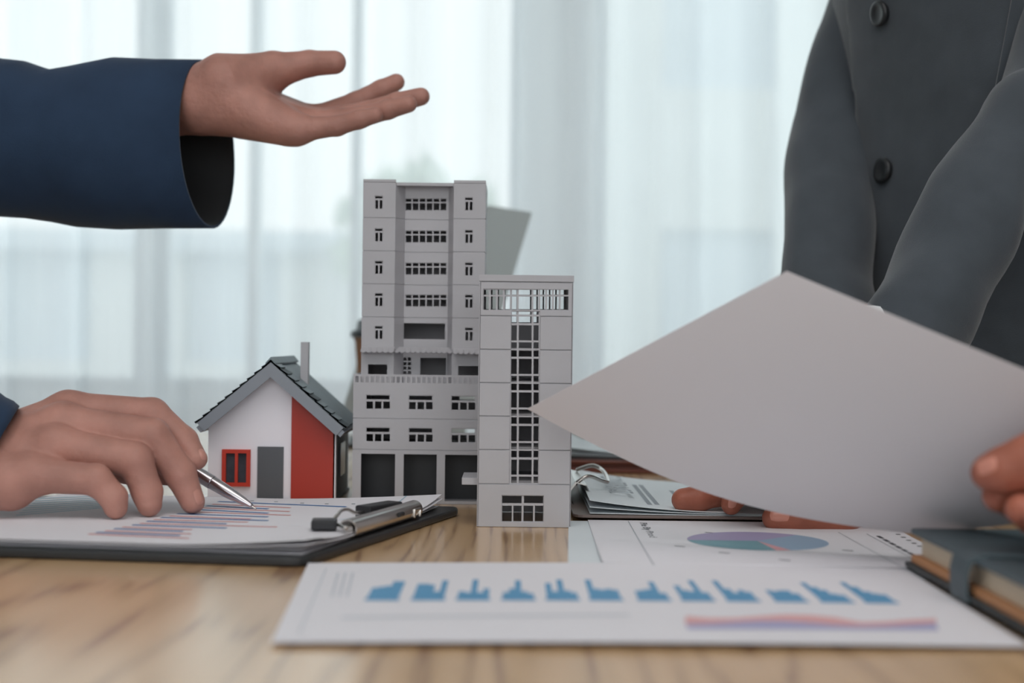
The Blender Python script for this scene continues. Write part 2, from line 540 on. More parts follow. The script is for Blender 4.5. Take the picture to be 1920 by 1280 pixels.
# facing pieces
def panel(a, b, c, d, holes=(), name='facade_panel', y=YT):
    return MB().facade(a, b, c, d, y, fr - y, holes).build(name, PT, twr, bevel=0.0002)
xe = P(899, 750, YT).x
panel(x0, xe - g, zb, zrow(529, 900), name='corner_trim')
panel(P(1070.5, 750, YT).x + g, x1, zb, zrow(529, 900), name='corner_trim')
xr = P(1070.5, 750, YT).x
panel(x0 - 0.0004, x1 + 0.0004, zrow(528.5) + g, zt, name='cornice', y=YT - 0.0005)
panel(xe, xr, zrow(seam[0]) + g, zrow(528.5) - g, [band, slot])
for i in range(5):
    c, d = zrow(seam[i + 1]) + g, zrow(seam[i]) - g
    panel(xe, slot[0] - 0.0004, c, d)
    panel(slot[1] + 0.0004, xr, c, d)
panel(xe, xr, zb, zrow(seam[5]) - g, [lowin])
# glazing bars
def lattice(rc, cols, rows, y, t, name='window', parent=twr, m=PT, Y=YT, YZ=None):
    holes = []
    for a, b in cols:
        for c, d in rows:
            h = rect(a, c, b, d, Y)
            if YZ:
                h = h[:2] + rect(a, c, b, d, YZ)[2:]
            holes.append(h)
    return MB().facade(rc[0], rc[1], rc[2], rc[3], y, t, holes).build(name, m, parent)
cols_t = [(907, 916.5), (920.2, 929.7), (933.4, 942.9), (946.6, 956.2), (959.6, 969), (972.6, 996.5), (1000, 1009.6), (1012.8, 1022.4), (1025.6, 1035.2), (1038.4, 1048), (1051.2, 1065.5)]
lattice(band, cols_t, [(543, 552.5), (555.5, 580.5)], YT + 0.001, 0.0015)
lattice(bband, cols_t, [(541, 552.5), (555.5, 579.5)], YT + DT - 0.0018, 0.0012, YZ=YTB)
cols_s = [(958.5, 969), (972.6, 996.8), (1000.3, 1010)]
rows_s = []
y = 592.5
for i in range(5):
    rows_s += [(y + 0.5, y + 13), (y + 17, y + 45.5), (y + 49, y + 61)]
    y += 63
rows_s = [r for r in rows_s if r[1] < 908] + [(584, 589.5)]
lattice(slot, cols_s, rows_s, YT + 0.001, 0.0015)
lattice(bslot, cols_s, [(583, 590), (593, 604)], YT + DT - 0.0018, 0.0012, YZ=YTB)
fh = [rT(941.5, 929.5, 978, 943.5), rT(982.5, 929.5, 1018.5, 943.5)] + [rT(a, 948, b, 977.5) for a, b in ((941.5, 959.5), (962.5, 977.8), (981.5, 999.5), (1002.8, 1018.5))]
MB().facade(lowin[0], lowin[1], lowin[2], lowin[3], YT + 0.001, 0.0015, fh).build('window', PT, twr)
c0 = rect(866, 895, 891, 908, YT + 0.01)
MB().box(c0[0], x0, YT + 0.008, YT + 0.05, c0[2], c0[3]).build('porch_canopy', PT, twr, bevel=0.0003)

# ------------------------------------------------------------------ tall block model
YU, DU = 1.15, 0.075
YP, DP = 1.13, 0.118
tall = empty('block_model', (P(795, 640, YP).x, YP + DP / 2, T), 'tall grey plastic apartment block model on a wider podium with garage doors', 'building model')
PD = M['plastic_dark']
rU = lambda a, b, c, d: rect(a, b, c, d, YU)
rP = lambda a, b, c, d: rect(a, b, c, d, YP)
ux = [P(p, 520, YU).x for p in (679, 740, 756, 838.5, 849, 909)]
def zu(py): return P(710, py, YU).z
zuL = [zu(722), zu(656), zu(594), zu(532), zu(470), zu(408), zu(341)]
gp = 0.0003
rec = 0.013
def upper_storey(k):
    z0, z1 = zuL[k] + gp, zuL[k + 1] - gp
    dy = {5: 0, 4: 61.0, 3: 122, 2: 182.5, 1: 244, 0: 0}[k]
    mb = MB()
    wins = []
    if k == 0:
        hl = rU(690, 683, 726, 703.5); hr = rU(859, 686, 897, 706); hc = rU(786, 671, 835, 704.5); hd = rU(752, 669, 771, 704.5)
        cen = [hc, hd]
    else:
        hl = rU(702, 366.5 + dy, 718.5, 392 + dy); hr = rU(871.5, 369.5 + dy, 887.5, 395 + dy)
        cen = [rU(757, 368.5 + dy, 837.5, 392 + dy)] if k != 1 else [rU(754, 605.5, 833, 635.5)]
    th = 0.0022
    mb.facade(ux[0], ux[1], z0, z1, YU, th, [hl])
    mb.facade(ux[4], ux[5], z0, z1, YU, th, [hr])
    mb.facade(ux[2], ux[3], z0, z1, YU + rec, th, cen)
    # splayed cheeks of the recessed bay
    for a, b in ((ux[1], ux[2]), (ux[3], ux[4])):
        ya, yb = (YU, YU + rec) if a == ux[1] else (YU + rec, YU)
        mb.prism([(a, ya, z0), (b, yb, z0), (b, yb, z1), (a, ya, z1)], (0, th, 0))
    yb = YU + DU
    mb.box(ux[0], ux[0] + th, YU + th, yb, z0, z1).box(ux[5] - th, ux[5], YU + th, yb, z0, z1)
    mb.box(ux[0] + th, ux[5] - th, yb - th, yb, z0, z1)
    st = mb.build('storey', PD, tall)
    # slab that closes the storey joint
    MB().prism([(ux[0] + 0.0006, YU + 0.0006, z0 - 2 * gp), (ux[1], YU + 0.0006, z0 - 2 * gp), (ux[2], YU + rec + 0.0006, z0 - 2 * gp), (ux[3], YU + rec + 0.0006, z0 - 2 * gp),
                (ux[4], YU + 0.0006, z0 - 2 * gp), (ux[5] - 0.0006, YU + 0.0006, z0 - 2 * gp), (ux[5] - 0.0006, yb - 0.0006, z0 - 2 * gp), (ux[0] + 0.0006, yb - 0.0006, z0 - 2 * gp)], (0, 0, 2 * gp)).build('floor_slab', PD, st)
    if k:
        for off, oy in ((0, 0), (169, 3)):
            rc = rU(702 + off, 366.5 + dy + oy, 718.5 + off, 392 + dy + oy)
            ho = [rU(703.3 + off, 367.8 + dy + oy, 717 + off, 371.8 + dy + oy), rU(703.8 + off, 375 + dy + oy, 708.8 + off, 391 + dy + oy), rU(711.8 + off, 375 + dy + oy, 716.8 + off, 391 + dy + oy)]
            MB().facade(rc[0], rc[1], rc[2], rc[3], YU + 0.0004, 0.0012, ho).build('window', PD, st)
    if k > 1:
        Yc = YU
        rc = cen[0]
        ho = []
        for i in range(6):
            a = 758.5 + i * 13.2
            ho += [rU(a, 369.5 + dy, a + 10.8, 375.2 + dy), rU(a, 377.8 + dy, a + 10.8, 391 + dy)]
        MB().facade(rc[0], rc[1], rc[2], rc[3], YU + rec + 0.0004, 0.0012, ho).build('window', PD, st)
    if k == 0:
        ho = [rU(753.5 + i * 8.5, 670.5 + j * 8.5, 760 + i * 8.5, 676.5 + j * 8.5) for i in range(2) for j in range(4)]
        MB().facade(hd[0], hd[1], hd[2], hd[3], YU + rec + 0.0004, 0.0012, ho).build('door', PD, st)
    return st
for k in range(6):
    upper_storey(k)
# parapet and roof
yb = YU + DU
MB().box(ux[0], ux[1], YU, YU + 0.003, zuL[6], zuL[6] + 0.0022).box(ux[4], ux[5], YU, YU + 0.003, zuL[6], zuL[6] + 0.0022).box(ux[0], ux[5], YU + rec, yb, zuL[6] - gp, zuL[6] + 0.0012).box(ux[1], ux[4], YU + 0.001, YU + rec, zuL[6] - 0.0025, zuL[6]).build('roof', PD, tall)
# scalloped awnings over the terrace doors
def awning(pa, pb, py, y):
    a, b = P(pa, py, y).x, P(pb, py, y).x
    z1, z0 = P(pa, py - 5, y).z, P(pa, py + 4, y).z
    mb = MB()
    n = max(6, int((b - a) / 0.0042))
    pts = [(a, y, z1 + 0.003)]
    V, Fc = [], []
    for i in range(n * 4 + 1):
        x = a + (b - a) * i / (n * 4)
        s = abs(math.sin(math.pi * i / 4.0))
        for yy, zz in ((y, z1 + 0.002), (y - 0.010, z0 + 0.0022 - 0.0014 * s), (y - 0.010 + 0.0008, z0 + 0.0016 - 0.0014 * s), (y, z1)):
            V.append((x, yy, zz + (0.0004 * s if yy < y else 0)))
    for i in range(n * 4):
        for j in range(4):
            j2 = (j + 1) % 4
            Fc.append((i * 4 + j, (i + 1) * 4 + j, (i + 1) * 4 + j2, i * 4 + j2))
    Fc += [(0, 1, 2, 3), tuple(n * 16 + q for q in (3, 2, 1, 0))]
    mesh_obj('awning', V, Fc, PD, tall)
awning(678, 740, 659, YU + 0.0002)
awning(741, 849, 659.5, YU + rec * 0.6)
awning(850, 909, 662, YU + 0.0002)

# podium
px_ = [P(661, 850, YP).x, P(926, 850, YP).x]
def zp(py): return P(710, py, YP).z
zpL = [T + 0.0002, zp(842.5), zp(784), zp(722)]
see1 = rect(862, 742, 893, 749, YP + DP); see2 = rect(846, 802, 893, 811, YP + DP)
def podium_storey(k):
    z0, z1 = zpL[k] + (gp if k else 0), zpL[k + 1] - gp
    mb = MB()
    th = 0.0025
    if k == 0:
        holes = [rP(676.5, 850.5, 740.5, 937), rP(756.5, 851.5, 818.5, 938.5), rP(834, 852.5, 897, 939.5)]
        bh = []
    else:
        dy = 0 if k == 2 else 61
        holes = [rP(685.5, 739.5 + dy, 731.5, 767 + dy), rP(765.5, 740.5 + dy, 811.5, 768 + dy), rP(845.5, 741.5 + dy, 891, 769 + dy)]
        bh = [see1 if k == 2 else see2]
    mb.facade(px_[0], px_[1], z0, z1, YP, th, holes)
    yb = YP + DP
    mb.box(px_[0], px_[0] + th, YP + th, yb - th, z0, z1).box(px_[1] - th, px_[1], YP + th, yb - th, z0, z1)
    mb.facade(px_[0], px_[1], z0, z1, yb - th, th, bh)
    st = mb.build('storey', PD, tall)
    if k:
        MB().box(px_[0] + 0.0006, px_[1] - 0.0006, YP + 0.0006, yb - 0.0006, z0 - 2 * gp, z0).build('floor_slab', PD, st)
        dy = 0 if k == 2 else 61
        for i in range(3):
            h = holes[i]
            o = 80 * i
            ho = [rP(687 + o, 741 + dy + i, 730 + o, 748.5 + dy + i)] + [rP(687 + o + q * 15.8, 752.5 + dy + i, 699.3 + o + q * 15.8, 766 + dy + i) for q in range(3)]
            MB().facade(h[0], h[1], h[2], h[3], YP + 0.0005, 0.0014, ho).build('window', PD, st)
    else:
        MB().box(px_[0] + th, px_[1] - th, YP + th, yb - th, z0, z0 + 0.001).build('floor_slab', PD, st)
        MB().box(px_[0] + th, px_[1] - th, YP + 0.028, YP + 0.03, z0 + 0.001, z1 - 0.001).box(px_[0] + th, px_[0] + th + 0.001, YP + th, YP + 0.028, z0 + 0.001, z1 - 0.001).box(px_[0] + th, px_[1] - th, YP + th, YP + 0.028, z1 - 0.002, z1 - 0.001).build('garage_shade', M['black_rubber'], st)  # added black sheets stand in for the shade inside the garages
    return st
for k in range(3):
    podium_storey(k)
MB().box(px_[0], px_[1], YP, YP + DP, zpL[3] - gp, zpL[3] + 0.0012).build('terrace', PD, tall)
# balustrade: two rails and single balusters
zr0, zr1 = zpL[3] + 0.0012, zp(701.5)
bal = MB()
for (xa, xb, ya, yb2) in ((px_[0], px_[1], YP, YP + 0.002), (px_[0], px_[0] + 0.002, YP + 0.002, YP + DP), (px_[1] - 0.002, px_[1], YP + 0.002, YP + DP)):
    bal.box(xa, xb, ya, yb2, zr1 - 0.0016, zr1)
    bal.box(xa, xb, ya, yb2, zr0, zr0 + 0.001)
bo = bal.build('balustrade', PD, tall)
nb = 27
b0 = MB().box(-0.0008, 0.0008, 0, 0.002, 0, zr1 - 0.0016 - zr0 - 0.001)
proto = None
for i in range(nb + 1):
    x = px_[0] + 0.0008 + (px_[1] - px_[0] - 0.0016) * i / nb
    if proto is None:
        proto = mesh_obj('baluster', b0.V, b0.F, PD, bo, loc=None)
        proto.data.transform(Matrix.Translation(root_loc(bo)))
        o = proto
    else:
        o = proto.copy(); COL.objects.link(o); o.parent = bo
    o.location = Vector((x, YP, zr0 + 0.001)) - root_loc(bo)
for i in range(1, 12):
    for xx in (px_[0], px_[1] - 0.002):
        o = proto.copy(); COL.objects.link(o); o.parent = bo
        o.location = Vector((xx + 0.001, YP + DP * i / 12, zr0 + 0.001)) - root_loc(bo)

# ------------------------------------------------------------------ little house
YH, DH = 1.132, 0.092
hx0, hx1 = P(390, 870, YH).x, P(628, 870, YH).x
hs = empty('house_model', ((hx0 + hx1) / 2, YH + DH / 2, T), 'small white and red house model with slate grey gable roof', 'house model')
apx = P(509, 676, YH - 0.012)
rx, rz = apx.x, apx.z - 0.001
eL = P(371, 792, YH - 0.012); eR = P(645, 801, YH - 0.012)
def roof_z(x):
    """top of the roof"""
    return rz + (eL.z - rz) * (rx - x) / (rx - eL.x) if x < rx else rz + (eR.z - rz) * (x - rx) / (eR.x - rx)
RT = 0.0075
zw = lambda x: roof_z(x) - RT - 0.001
zg = T + 0.0002
xs_ = P(546.5, 870, YH).x
def gable(xa, xb, y, d, mb, z0=zg):
    poly = [(xa, y, z0), (xb, y, z0), (xb, y, zw(xb))]
    if xa < rx < xb:
        poly.append((rx, y, zw(rx)))
    poly.append((xa, y, zw(xa)))
    return mb.prism(poly, (0, d, 0))
gable(hx0, xs_, YH, 0.003, MB()).build('front_wall', M['white_card'], hs)
gable(xs_, hx1, YH - 0.0025, 0.0055, MB()).build('red_wall_panel', M['red'], hs)['label'] = 'red painted right-hand part of the gable wall'
gable(hx0, hx1, YH + DH - 0.003, 0.003, MB()).build('rear_wall', M['white_card'], hs)
MB().box(hx0, hx0 + 0.003, YH + 0.003, YH + DH - 0.003, zg, zw(hx0)).build('side_wall', M['white_card'], hs)
MB().box(hx1 - 0.003, hx1, YH + 0.003, YH + DH - 0.003, zg, zw(hx1) - 0.001).build('side_wall', M['dark_grey'], hs)['label'] = 'dark grey side wall'
MB().box(hx1 - 0.0012, hx1 + 0.0008, YH - 0.0025, YH + 0.004, zg, zw(hx1) - 0.001).build('corner_trim', M['white_card'], hs)
MB().box(hx0 - 0.001, hx1 + 0.001, YH - 0.004, YH + DH + 0.002, zg, zg + 0.0025).build('plinth', M['door_grey'], hs)
dr = rect(483, 837, 531.5, 934, YH)
d_ = MB().facade(dr[0], dr[1], zg + 0.0025, dr[3], YH - 0.0015, 0.0015).build('door', M['door_grey'], hs)
wr = rect(417, 842, 470, 911, YH)
pn = [rect(424.5, 849, 441.5, 904, YH), rect(447, 849, 463, 904, YH)]
wf = MB().facade(wr[0], wr[1], wr[2], wr[3], YH - 0.003, 0.003, pn).build('window', M['red_frame'], hs)
for a in pn:
    MB().box(a[0], a[1], YH - 0.0008, YH - 0.0002, a[2], a[3]).build('pane', M['pane_dark'], wf)
sw = MB().box(hx1, hx1 + 0.001, YH + 0.03, YH + 0.062, zg + 0.018, zg + 0.045).build('side_window', M['pane_dark'], hs)
yr0, yr1 = YH - 0.014, YH + DH + 0.012
def slope(e, side):
    a = Vector((rx, yr0, rz)); b = Vector((e.x, yr0, e.z))
    d = (b - a)
    nrm = Vector((-d.z, 0, d.x)).normalized()
    if nrm.z < 0: nrm = -nrm
    base = MB().prism([a - nrm * RT * 0.02, b - nrm * RT * 0.02, b - nrm * RT * 0.45, Vector((rx, yr0, rz - RT * 0.65))], (0, yr1 - yr0, 0)).build('roof_slope', M['slate'], hs)
    n = 10
    for i in range(n):
        p0 = a + d * (i / n); p1 = a + d * ((i + 1.12) / n if i < n - 1 else 1.02)
        lo, hi = 0.0001, 0.0015
        m_ = 5
        for q in range(m_):
            w_ = (yr1 - yr0 + 0.002) / m_
            y0 = yr0 - 0.001 + q * w_
            j = 0.0002 * ((i * 7 + q * 3) % 4)
            MB().prism([p0 + nrm * (lo - 0.0004), p1 + nrm * (hi - 0.0012 + j), p1 + nrm * (hi + j), p0 + nrm * (lo + 0.0006)], (0, w_ - 0.0005, 0)).build('shingle', M['slate'] if (i + q) % 2 else M['slate_b'], base)
    # barge board on the gable
    bb = MB().prism([Vector((rx, yr0 - 0.0012, rz - RT * 0.04)), b + Vector((0, -0.0012, 0)) - nrm * RT * 0.03, b + Vector((0, -0.0012, 0)) - nrm * RT * 1.15, Vector((rx, yr0 - 0.0012, rz - RT * 1.6))], (0, 0.0022, 0))
    bb.build('barge_board', M['fascia'], hs)
    MB().prism([b - nrm * RT * 0.3 + d.normalized() * 0.0, b - nrm * RT * 0.3 + d.normalized() * 0.003, b - nrm * RT * 1.0 + d.normalized() * 0.003, b - nrm * RT * 1.0], (0, yr1 - yr0, 0)).build('gutter', M['fascia'], hs)
slope(eL, -1)
slope(eR, 1)
MB().prism([(rx - 0.004, yr0 - 0.002, roof_z(rx - 0.004) + 0.0028), (rx, yr0 - 0.002, rz + 0.004), (rx + 0.004, yr0 - 0.002, roof_z(rx + 0.004) + 0.0028), (rx + 0.004, yr0 - 0.002, roof_z(rx + 0.004) + 0.0018), (rx, yr0 - 0.002, rz + 0.0022), (rx - 0.004, yr0 - 0.002, roof_z(rx - 0.004) + 0.0018)], (0, yr1 - yr0 + 0.003, 0)).build('ridge_cap', M['slate'], hs)
c_ = rect(564.5, 641, 579, 700, 1.175)
MB().box(c_[0], c_[1], 1.172, 1.180, roof_z(c_[0]) - 0.008, c_[3]).build('chimney', M['plastic_dark'], hs, bevel=0.0002)

# ------------------------------------------------------------------ sheets of paper and prints
class Sheet:
    """a sheet given by its four corners (near-left, near-right, far-right, far-left) and a lift function"""
    def __init__(s, c, lift=None, th=0.0003):
        s.c = [Vector(p) for p in c]
        s.lift = lift
        s.th = th
    def pt(s, u, v, o=0.0):
        a, b, c, d = s.c
        p = a.lerp(b, u).lerp(d.lerp(c, u), v)
        return p + Vector((0, 0, (s.lift(u, v) if s.lift else 0) + o))
    def grid(s, u0, u1, v0, v1, nu, nv, o):
        V = [s.pt(u0 + (u1 - u0) * i / nu, v0 + (v1 - v0) * j / nv, o) for j in range(nv + 1) for i in range(nu + 1)]
        Fc = [(j * (nu + 1) + i, j * (nu + 1) + i + 1, (j + 1) * (nu + 1) + i + 1, (j + 1) * (nu + 1) + i) for j in range(nv) for i in range(nu)]
        return V, Fc
    def build(s, name, m, label, group=None, nu=24, nv=16):
        V, Fc = s.grid(0, 1, 0, 1, nu, nv, 0)
        n = len(V)
        V2 = [v - Vector((0, 0, s.th)) for v in V]
        Fa = list(Fc) + [tuple(i + n for i in f[::-1]) for f in Fc]
        ring = [i for i in range(nu + 1)] + [(j + 1) * (nu + 1) - 1 for j in range(1, nv + 1)] + [nv * (nu + 1) + i for i in range(nu - 1, -1, -1)] + [j * (nu + 1) for j in range(nv - 1, 0, -1)]
        for i in range(len(ring)):
            a, b = ring[i], ring[(i + 1) % len(ring)]
            Fa.append((a, a + n, b + n, b))
        o = mesh_obj(name, V + V2, Fa, m, loc=s.pt(0.5, 0.5), smooth=False)
        tag(o, label, 'paper', group)
        s.o = o
        return o
    def inv(s, p):
        """(u, v) of a point given in the plan"""
        u = v = 0.5
        for _ in range(12):
            q = s.pt(u, v)
            e = 1e-3
            du = (s.pt(u + e, v) - q) / e
            dv = (s.pt(u, v + e) - q) / e
            rx_, ry_ = p.x - q.x, p.y - q.y
            det = du.x * dv.y - du.y * dv.x
            u += (rx_ * dv.y - ry_ * dv.x) / det
            v += (du.x * ry_ - du.y * rx_) / det
        return u, v

def print_polys(sheet, name, polys, m, off=0.00015):
    """flat print: polygons given as plan points (x, y) lying on the sheet"""
    V, Fc = [], []
    for poly in polys:
        b = len(V)
        for p in poly:
            u, v = sheet.inv(Vector((p[0], p[1], 0)))
            V.append(sheet.pt(u, v, off))
        Fc.append(tuple(range(b, b + len(poly))))
    return mesh_obj(name, V, Fc, m, sheet.o)

def bar(p, q, wd):
    p, q = Vector(p[:2]), Vector(q[:2])
    d = (q - p).normalized()
    n = Vector((-d.y, d.x)) * wd / 2
    k = max(1, int((q - p).length / 0.02))
    out = []
    for i in range(k):
        a, b = p.lerp(q, i / k), p.lerp(q, (i + 1) / k)
        out.append([a - n, b - n, b + n, a + n])
    return out

def text_on(sheet, body, p, ang, size, m, name='printed_text', stretch=1.0):
    c = bpy.data.curves.new(name, 'FONT')
    c.body = body
    c.size = size
    c.resolution_u = 2
    c.materials.append(m)
    tmp = bpy.data.objects.new(name + '_source', c)
    COL.objects.link(tmp)
    bpy.context.view_layer.update()
    me = bpy.data.meshes.new_from_object(tmp.evaluated_get(bpy.context.evaluated_depsgraph_get()))
    bpy.data.objects.remove(tmp)
    o = bpy.data.objects.new(name, me)
    COL.objects.link(o)
    o['kind'] = 'stuff'
    o.parent = sheet.o
    u, v = sheet.inv(Vector((p[0], p[1], 0)))
    o.location = sheet.pt(u, v, 0.0003) - root_loc(sheet.o)
    o.rotation_euler = (0, 0, ang)
    o.scale = (stretch, 1, 1)
    return o

# front sheet with the row of little column charts
front = Sheet([Pz(508, 1209, 0.001), Pz(1932, 1217, 0.001), (0.228, 0.828, T + 0.001), Pz(578, 1059, 0.001)], lambda u, v: 0.0012 + 0.001 * math.sin(u * 3.1))
front.build('chart_sheet', M['paper'], 'white sheet with a row of small blue column charts, nearest the camera')
H = [[.55, .6, .65, .9, .9], [.75, .75, .7, .35, .95], [.35, .3, 1, .3, .5], [.3, .5, .95, .35, .25], [.8, .35, 1, .4, .3], [1, .5, .45, .5, .45],
     [.4, .45, .5, .9, .3], [.7, .45, .4, 1, .35], [1, .55, .35, .5, .4], [.5, .45, .5, .5, .35], [.95, .7, .55, .35, .3], [1, .75, .5, .4, .35]]
for i, cx in enumerate([717, 803, 887, 972, 1055, 1136, 1226, 1308, 1392, 1482, 1568, 1650]):
    a = Pz(cx, 1124 + 0.5 * i, 0.002)
    polys = []
    for k, h in enumerate(H[i]):
        xa = a.x + (k - 2.5) * 0.0031
        polys += bar((xa + 0.0015, a.y), (xa + 0.0015, a.y + 0.055 * h), 0.0031)
    polys += bar((a.x - 0.0085, a.y - 0.003), (a.x + 0.0085, a.y - 0.003), 0.006)
    print_polys(front, 'printed_column_chart', polys, M['chart_blue'])
A = [Pz(1285 + 47 * k, 1160 + 6 * (k > 6) + 4 * math.sin(k * 1.1), 0.002) for k in range(11)]
B = [Pz(1285 + 47 * k, 1171 + 4 * math.cos(k * 0.9) + 0.3 * k, 0.002) for k in range(11)]
C = [Pz(1290 + 47 * k, 1184, 0.002) for k in range(11)]
print_polys(front, 'printed_area_chart', [[B[k], B[k + 1], A[k + 1], A[k]] for k in range(10)], M['pale_red'])
print_polys(front, 'printed_area_chart', [[C[k], C[k + 1], B[k + 1], B[k]] for k in range(10)], mat('violet_ink', srgb(172, 172, 208), 0.6))
pl = []
for k in range(3):
    pl += bar(Pz(634 + 14 * k, 1075, 0.002), Pz(622 + 14 * k, 1120, 0.002), 0.0012)
pl += bar(Pz(612, 1066, 0.002), Pz(560, 1190, 0.002), 0.0008)
pl += bar(Pz(640, 1160, 0.002), Pz(1180, 1158, 0.002), 0.004)
print_polys(front, 'printed_lines', pl, M['faint_ink'])

# pie chart sheet and the sheet under it
under = Sheet([(0.033, 0.80, T + 0.0008), (0.238, 0.79, T + 0.0008), (0.245, 1.03, T + 0.0008), (0.0425, 1.03, T + 0.0008)])
under.build('plain_sheet', M['paper_b'], 'plain white sheet edge showing left of the pie chart sheet')
pie = Sheet([(0.054, 0.822, T + 0.0016), (0.266, 0.815, T + 0.0016), (0.273, 1.03, T + 0.0016), (0.0565, 1.03, T + 0.0016)], lambda u, v: 0.0016 * (1 - v) ** 2)
pie.build('pie_chart_sheet', M['paper'], 'white sheet with a pastel pie chart under the grey-suited person\'s thumb')
pc = Vector((0.1615, 0.927))
def wedge(a0, a1, r=0.0455):
    n = max(4, int(abs(a1 - a0) / 8))
    return [[(pc.x, pc.y), (pc.x + r * math.cos(math.radians(a0 + (a1 - a0) * i / n)), pc.y + r * math.sin(math.radians(a0 + (a1 - a0) * i / n))),
             (pc.x + r * math.cos(math.radians(a0 + (a1 - a0) * (i + 1) / n)), pc.y + r * math.sin(math.radians(a0 + (a1 - a0) * (i + 1) / n)))] for i in range(n)]
for a0, a1, m_ in ((45, 180, 'pie_violet'), (180, 275, 'pie_teal'), (275, 287, 'pie_pink'), (287, 405, 'pie_blue')):
    print_polys(pie, 'printed_pie_slice', wedge(a0, a1), M[m_])
pl = bar(Pz(1178, 976, 0.002), Pz(1226, 1064, 0.002), 0.0006) + bar(Pz(1572, 997, 0.002), Pz(1700, 1072, 0.002), 0.0006) + bar(Pz(1625, 1000, 0.002), Pz(1716, 1052, 0.002), 0.0006)
print_polys(pie, 'printed_lines', pl, M['grey_ink'])
a = Pz(1199, 979, 0.002)
text_on(pie, 'Pie By Prod Quantity', (a.x, a.y), -math.pi / 2 - 0.0, 0.0075, M['black_ink'], stretch=2.2)
pl = []
for k in range(7):
    a, b = Pz(1646 + 11.5 * k, 1004 + 6.6 * k, 0.002), Pz(1655 + 11.5 * k, 1009 + 6.6 * k, 0.002)
    pl += bar(a, b, 0.0028)
for k in range(5):
    a = Pz(1684 + 10 * k, 1001 + 5.8 * k, 0.002)
    pl += bar((a.x - 0.0015, a.y), (a.x + 0.0015, a.y), 0.004)
for q in ((1330, 997), (1274, 1024), (1357, 1037), (1588, 1032), (1470, 1052)):
    a = Pz(q[0], q[1], 0.002)
    pl += bar((a.x - 0.003, a.y), (a.x + 0.003, a.y - 0.004), 0.0025)
print_polys(pie, 'printed_marks', pl, M['black_ink'])

# ------------------------------------------------------------------ black clipboard on the left
cA, cB = Vector((-0.1155, 0.806)), Vector((-0.036, 1.064))
cD, cC = cA + Vector((-0.992, 0.125)) * 0.33, cB + Vector((-0.992, 0.125)) * 0.33
cb = empty('clipboard', ((cA.x + cC.x) / 2, (cA.y + cC.y) / 2, T), 'black leather clipboard with a steel clip holding the bar chart papers, under the writing hand', 'clipboard')
def rounded(poly, r, n=5):
    out = []
    k = len(poly)
    for i in range(k):
        p, a, b = Vector(poly[i]), Vector(poly[i - 1]), Vector(poly[(i + 1) % k])
        da, db = (a - p).normalized() * r, (b - p).normalized() * r
        for j in range(n + 1):
            t = j / n
            out.append((p + da) * (1 - t) ** 2 + p * 2 * t * (1 - t) + (p + db) * t * t)
    return out
BT = 0.006
pb = rounded([cA, cB, cC, cD], 0.012)
MB().prism([(p.x, p.y, T + 0.0002) for p in pb], (0, 0, BT)).build('board', M['leather'], cb, bevel=0.0018)
e1 = (cB - cA).normalized(); e2 = Vector((-0.992, 0.125))
def on_board(a, b):   # a along the clip edge, b away from it
    p = cA + e1 * a + e2 * b
    return p
LB = (cB - cA).length
def clip_sheet(k, da, db, label):
    z = T + BT + 0.0006 + 0.0009 * k
    q = [on_board(0.010 + da, 0.300 + db), on_board(0.010 + da, 0.006 + db), on_board(LB - 0.016 + da, 0.012 + db), on_board(LB - 0.016 + da, 0.300 + db)]
    def lift(u, v, k=k):
        near = math.exp(-((v) / 0.13) ** 2) * max(0, (u - 0.72) / 0.28) ** 1.5
        far = max(0, (v - 0.72) / 0.28) ** 2 * max(0, (u - 0.55) / 0.45) ** 1.5
        mid = 0.0012 * math.sin(v * 9 + k) * math.sin(u * 6 + 2 * k) * 0.4
        return 0.0004 * k + near * 0.0016 * k + far * (0.0016 + 0.0016 * k) + 0.0002 * k * (mid + 0.0)
    s = Sheet([(p.x, p.y, z) for p in q], lift)
    s.build('bar_chart_sheet' if k == 3 else 'clipped_sheet', M['paper'], label, 'papers on the black clipboard')
    return s
for k, lab in enumerate(['lowest white sheet clipped on the black clipboard', 'second white sheet from the bottom on the black clipboard', 'white sheet just under the bar chart on the black clipboard', 'top sheet on the black clipboard, printed with blue and red bars']):
    top = clip_sheet(k, 0.002 * (k % 2) - 0.0015 * k, -0.002 * k + 0.003 * (k % 2), lab)
ZP = BT + 0.0006 + 0.0027 + 0.0012   # height of the top sheet above the table
blue = [((409, 940), (649, 951)), ((388, 948), (503, 954)), ((365, 955), (503, 962)), ((332, 963), (503, 969)), ((302, 970), (503, 976)), ((275, 977), (425, 982)), ((248, 984), (425, 990)), ((214, 991), (343, 996)), ((180, 998), (338, 1004))]
red = [((398, 945), (545, 952)), ((377, 952), (543, 959)), ((350, 959), (545, 966)), ((318, 967), (470, 973)), ((288, 974), (465, 979)), ((262, 981), (520, 988)), ((230, 988), (360, 993)), ((197, 995), (358, 1001)), ((166, 1001), (355, 1009))]
print_polys(top, 'printed_blue_bars', [q for a, b in blue for q in bar(Pz(*a, ZP), Pz(*b, ZP), 0.0044)], M['blue_ink'])
print_polys(top, 'printed_red_bars', [q for a, b in red for q in bar(Pz(*a, ZP), Pz(*b, ZP), 0.0036)], M['red_ink'])
pl = []
for k in range(8):
    pl += bar(Pz(30 + 6 * k, 966 - 4.5 * k, ZP), Pz(190 + 9 * k, 952 - 3.6 * k, ZP), 0.0035)
print_polys(top, 'printed_pale_bars', pl, M['pale_blue_ink'])
print_polys(top, 'printed_ticks', [q for a in ((472, 939), (517, 941), (566, 944), (612, 946), (662, 947)) for q in bar(Pz(a[0] - 3, a[1], ZP), Pz(a[0] + 4, a[1], ZP), 0.004)], M['grey_ink'])
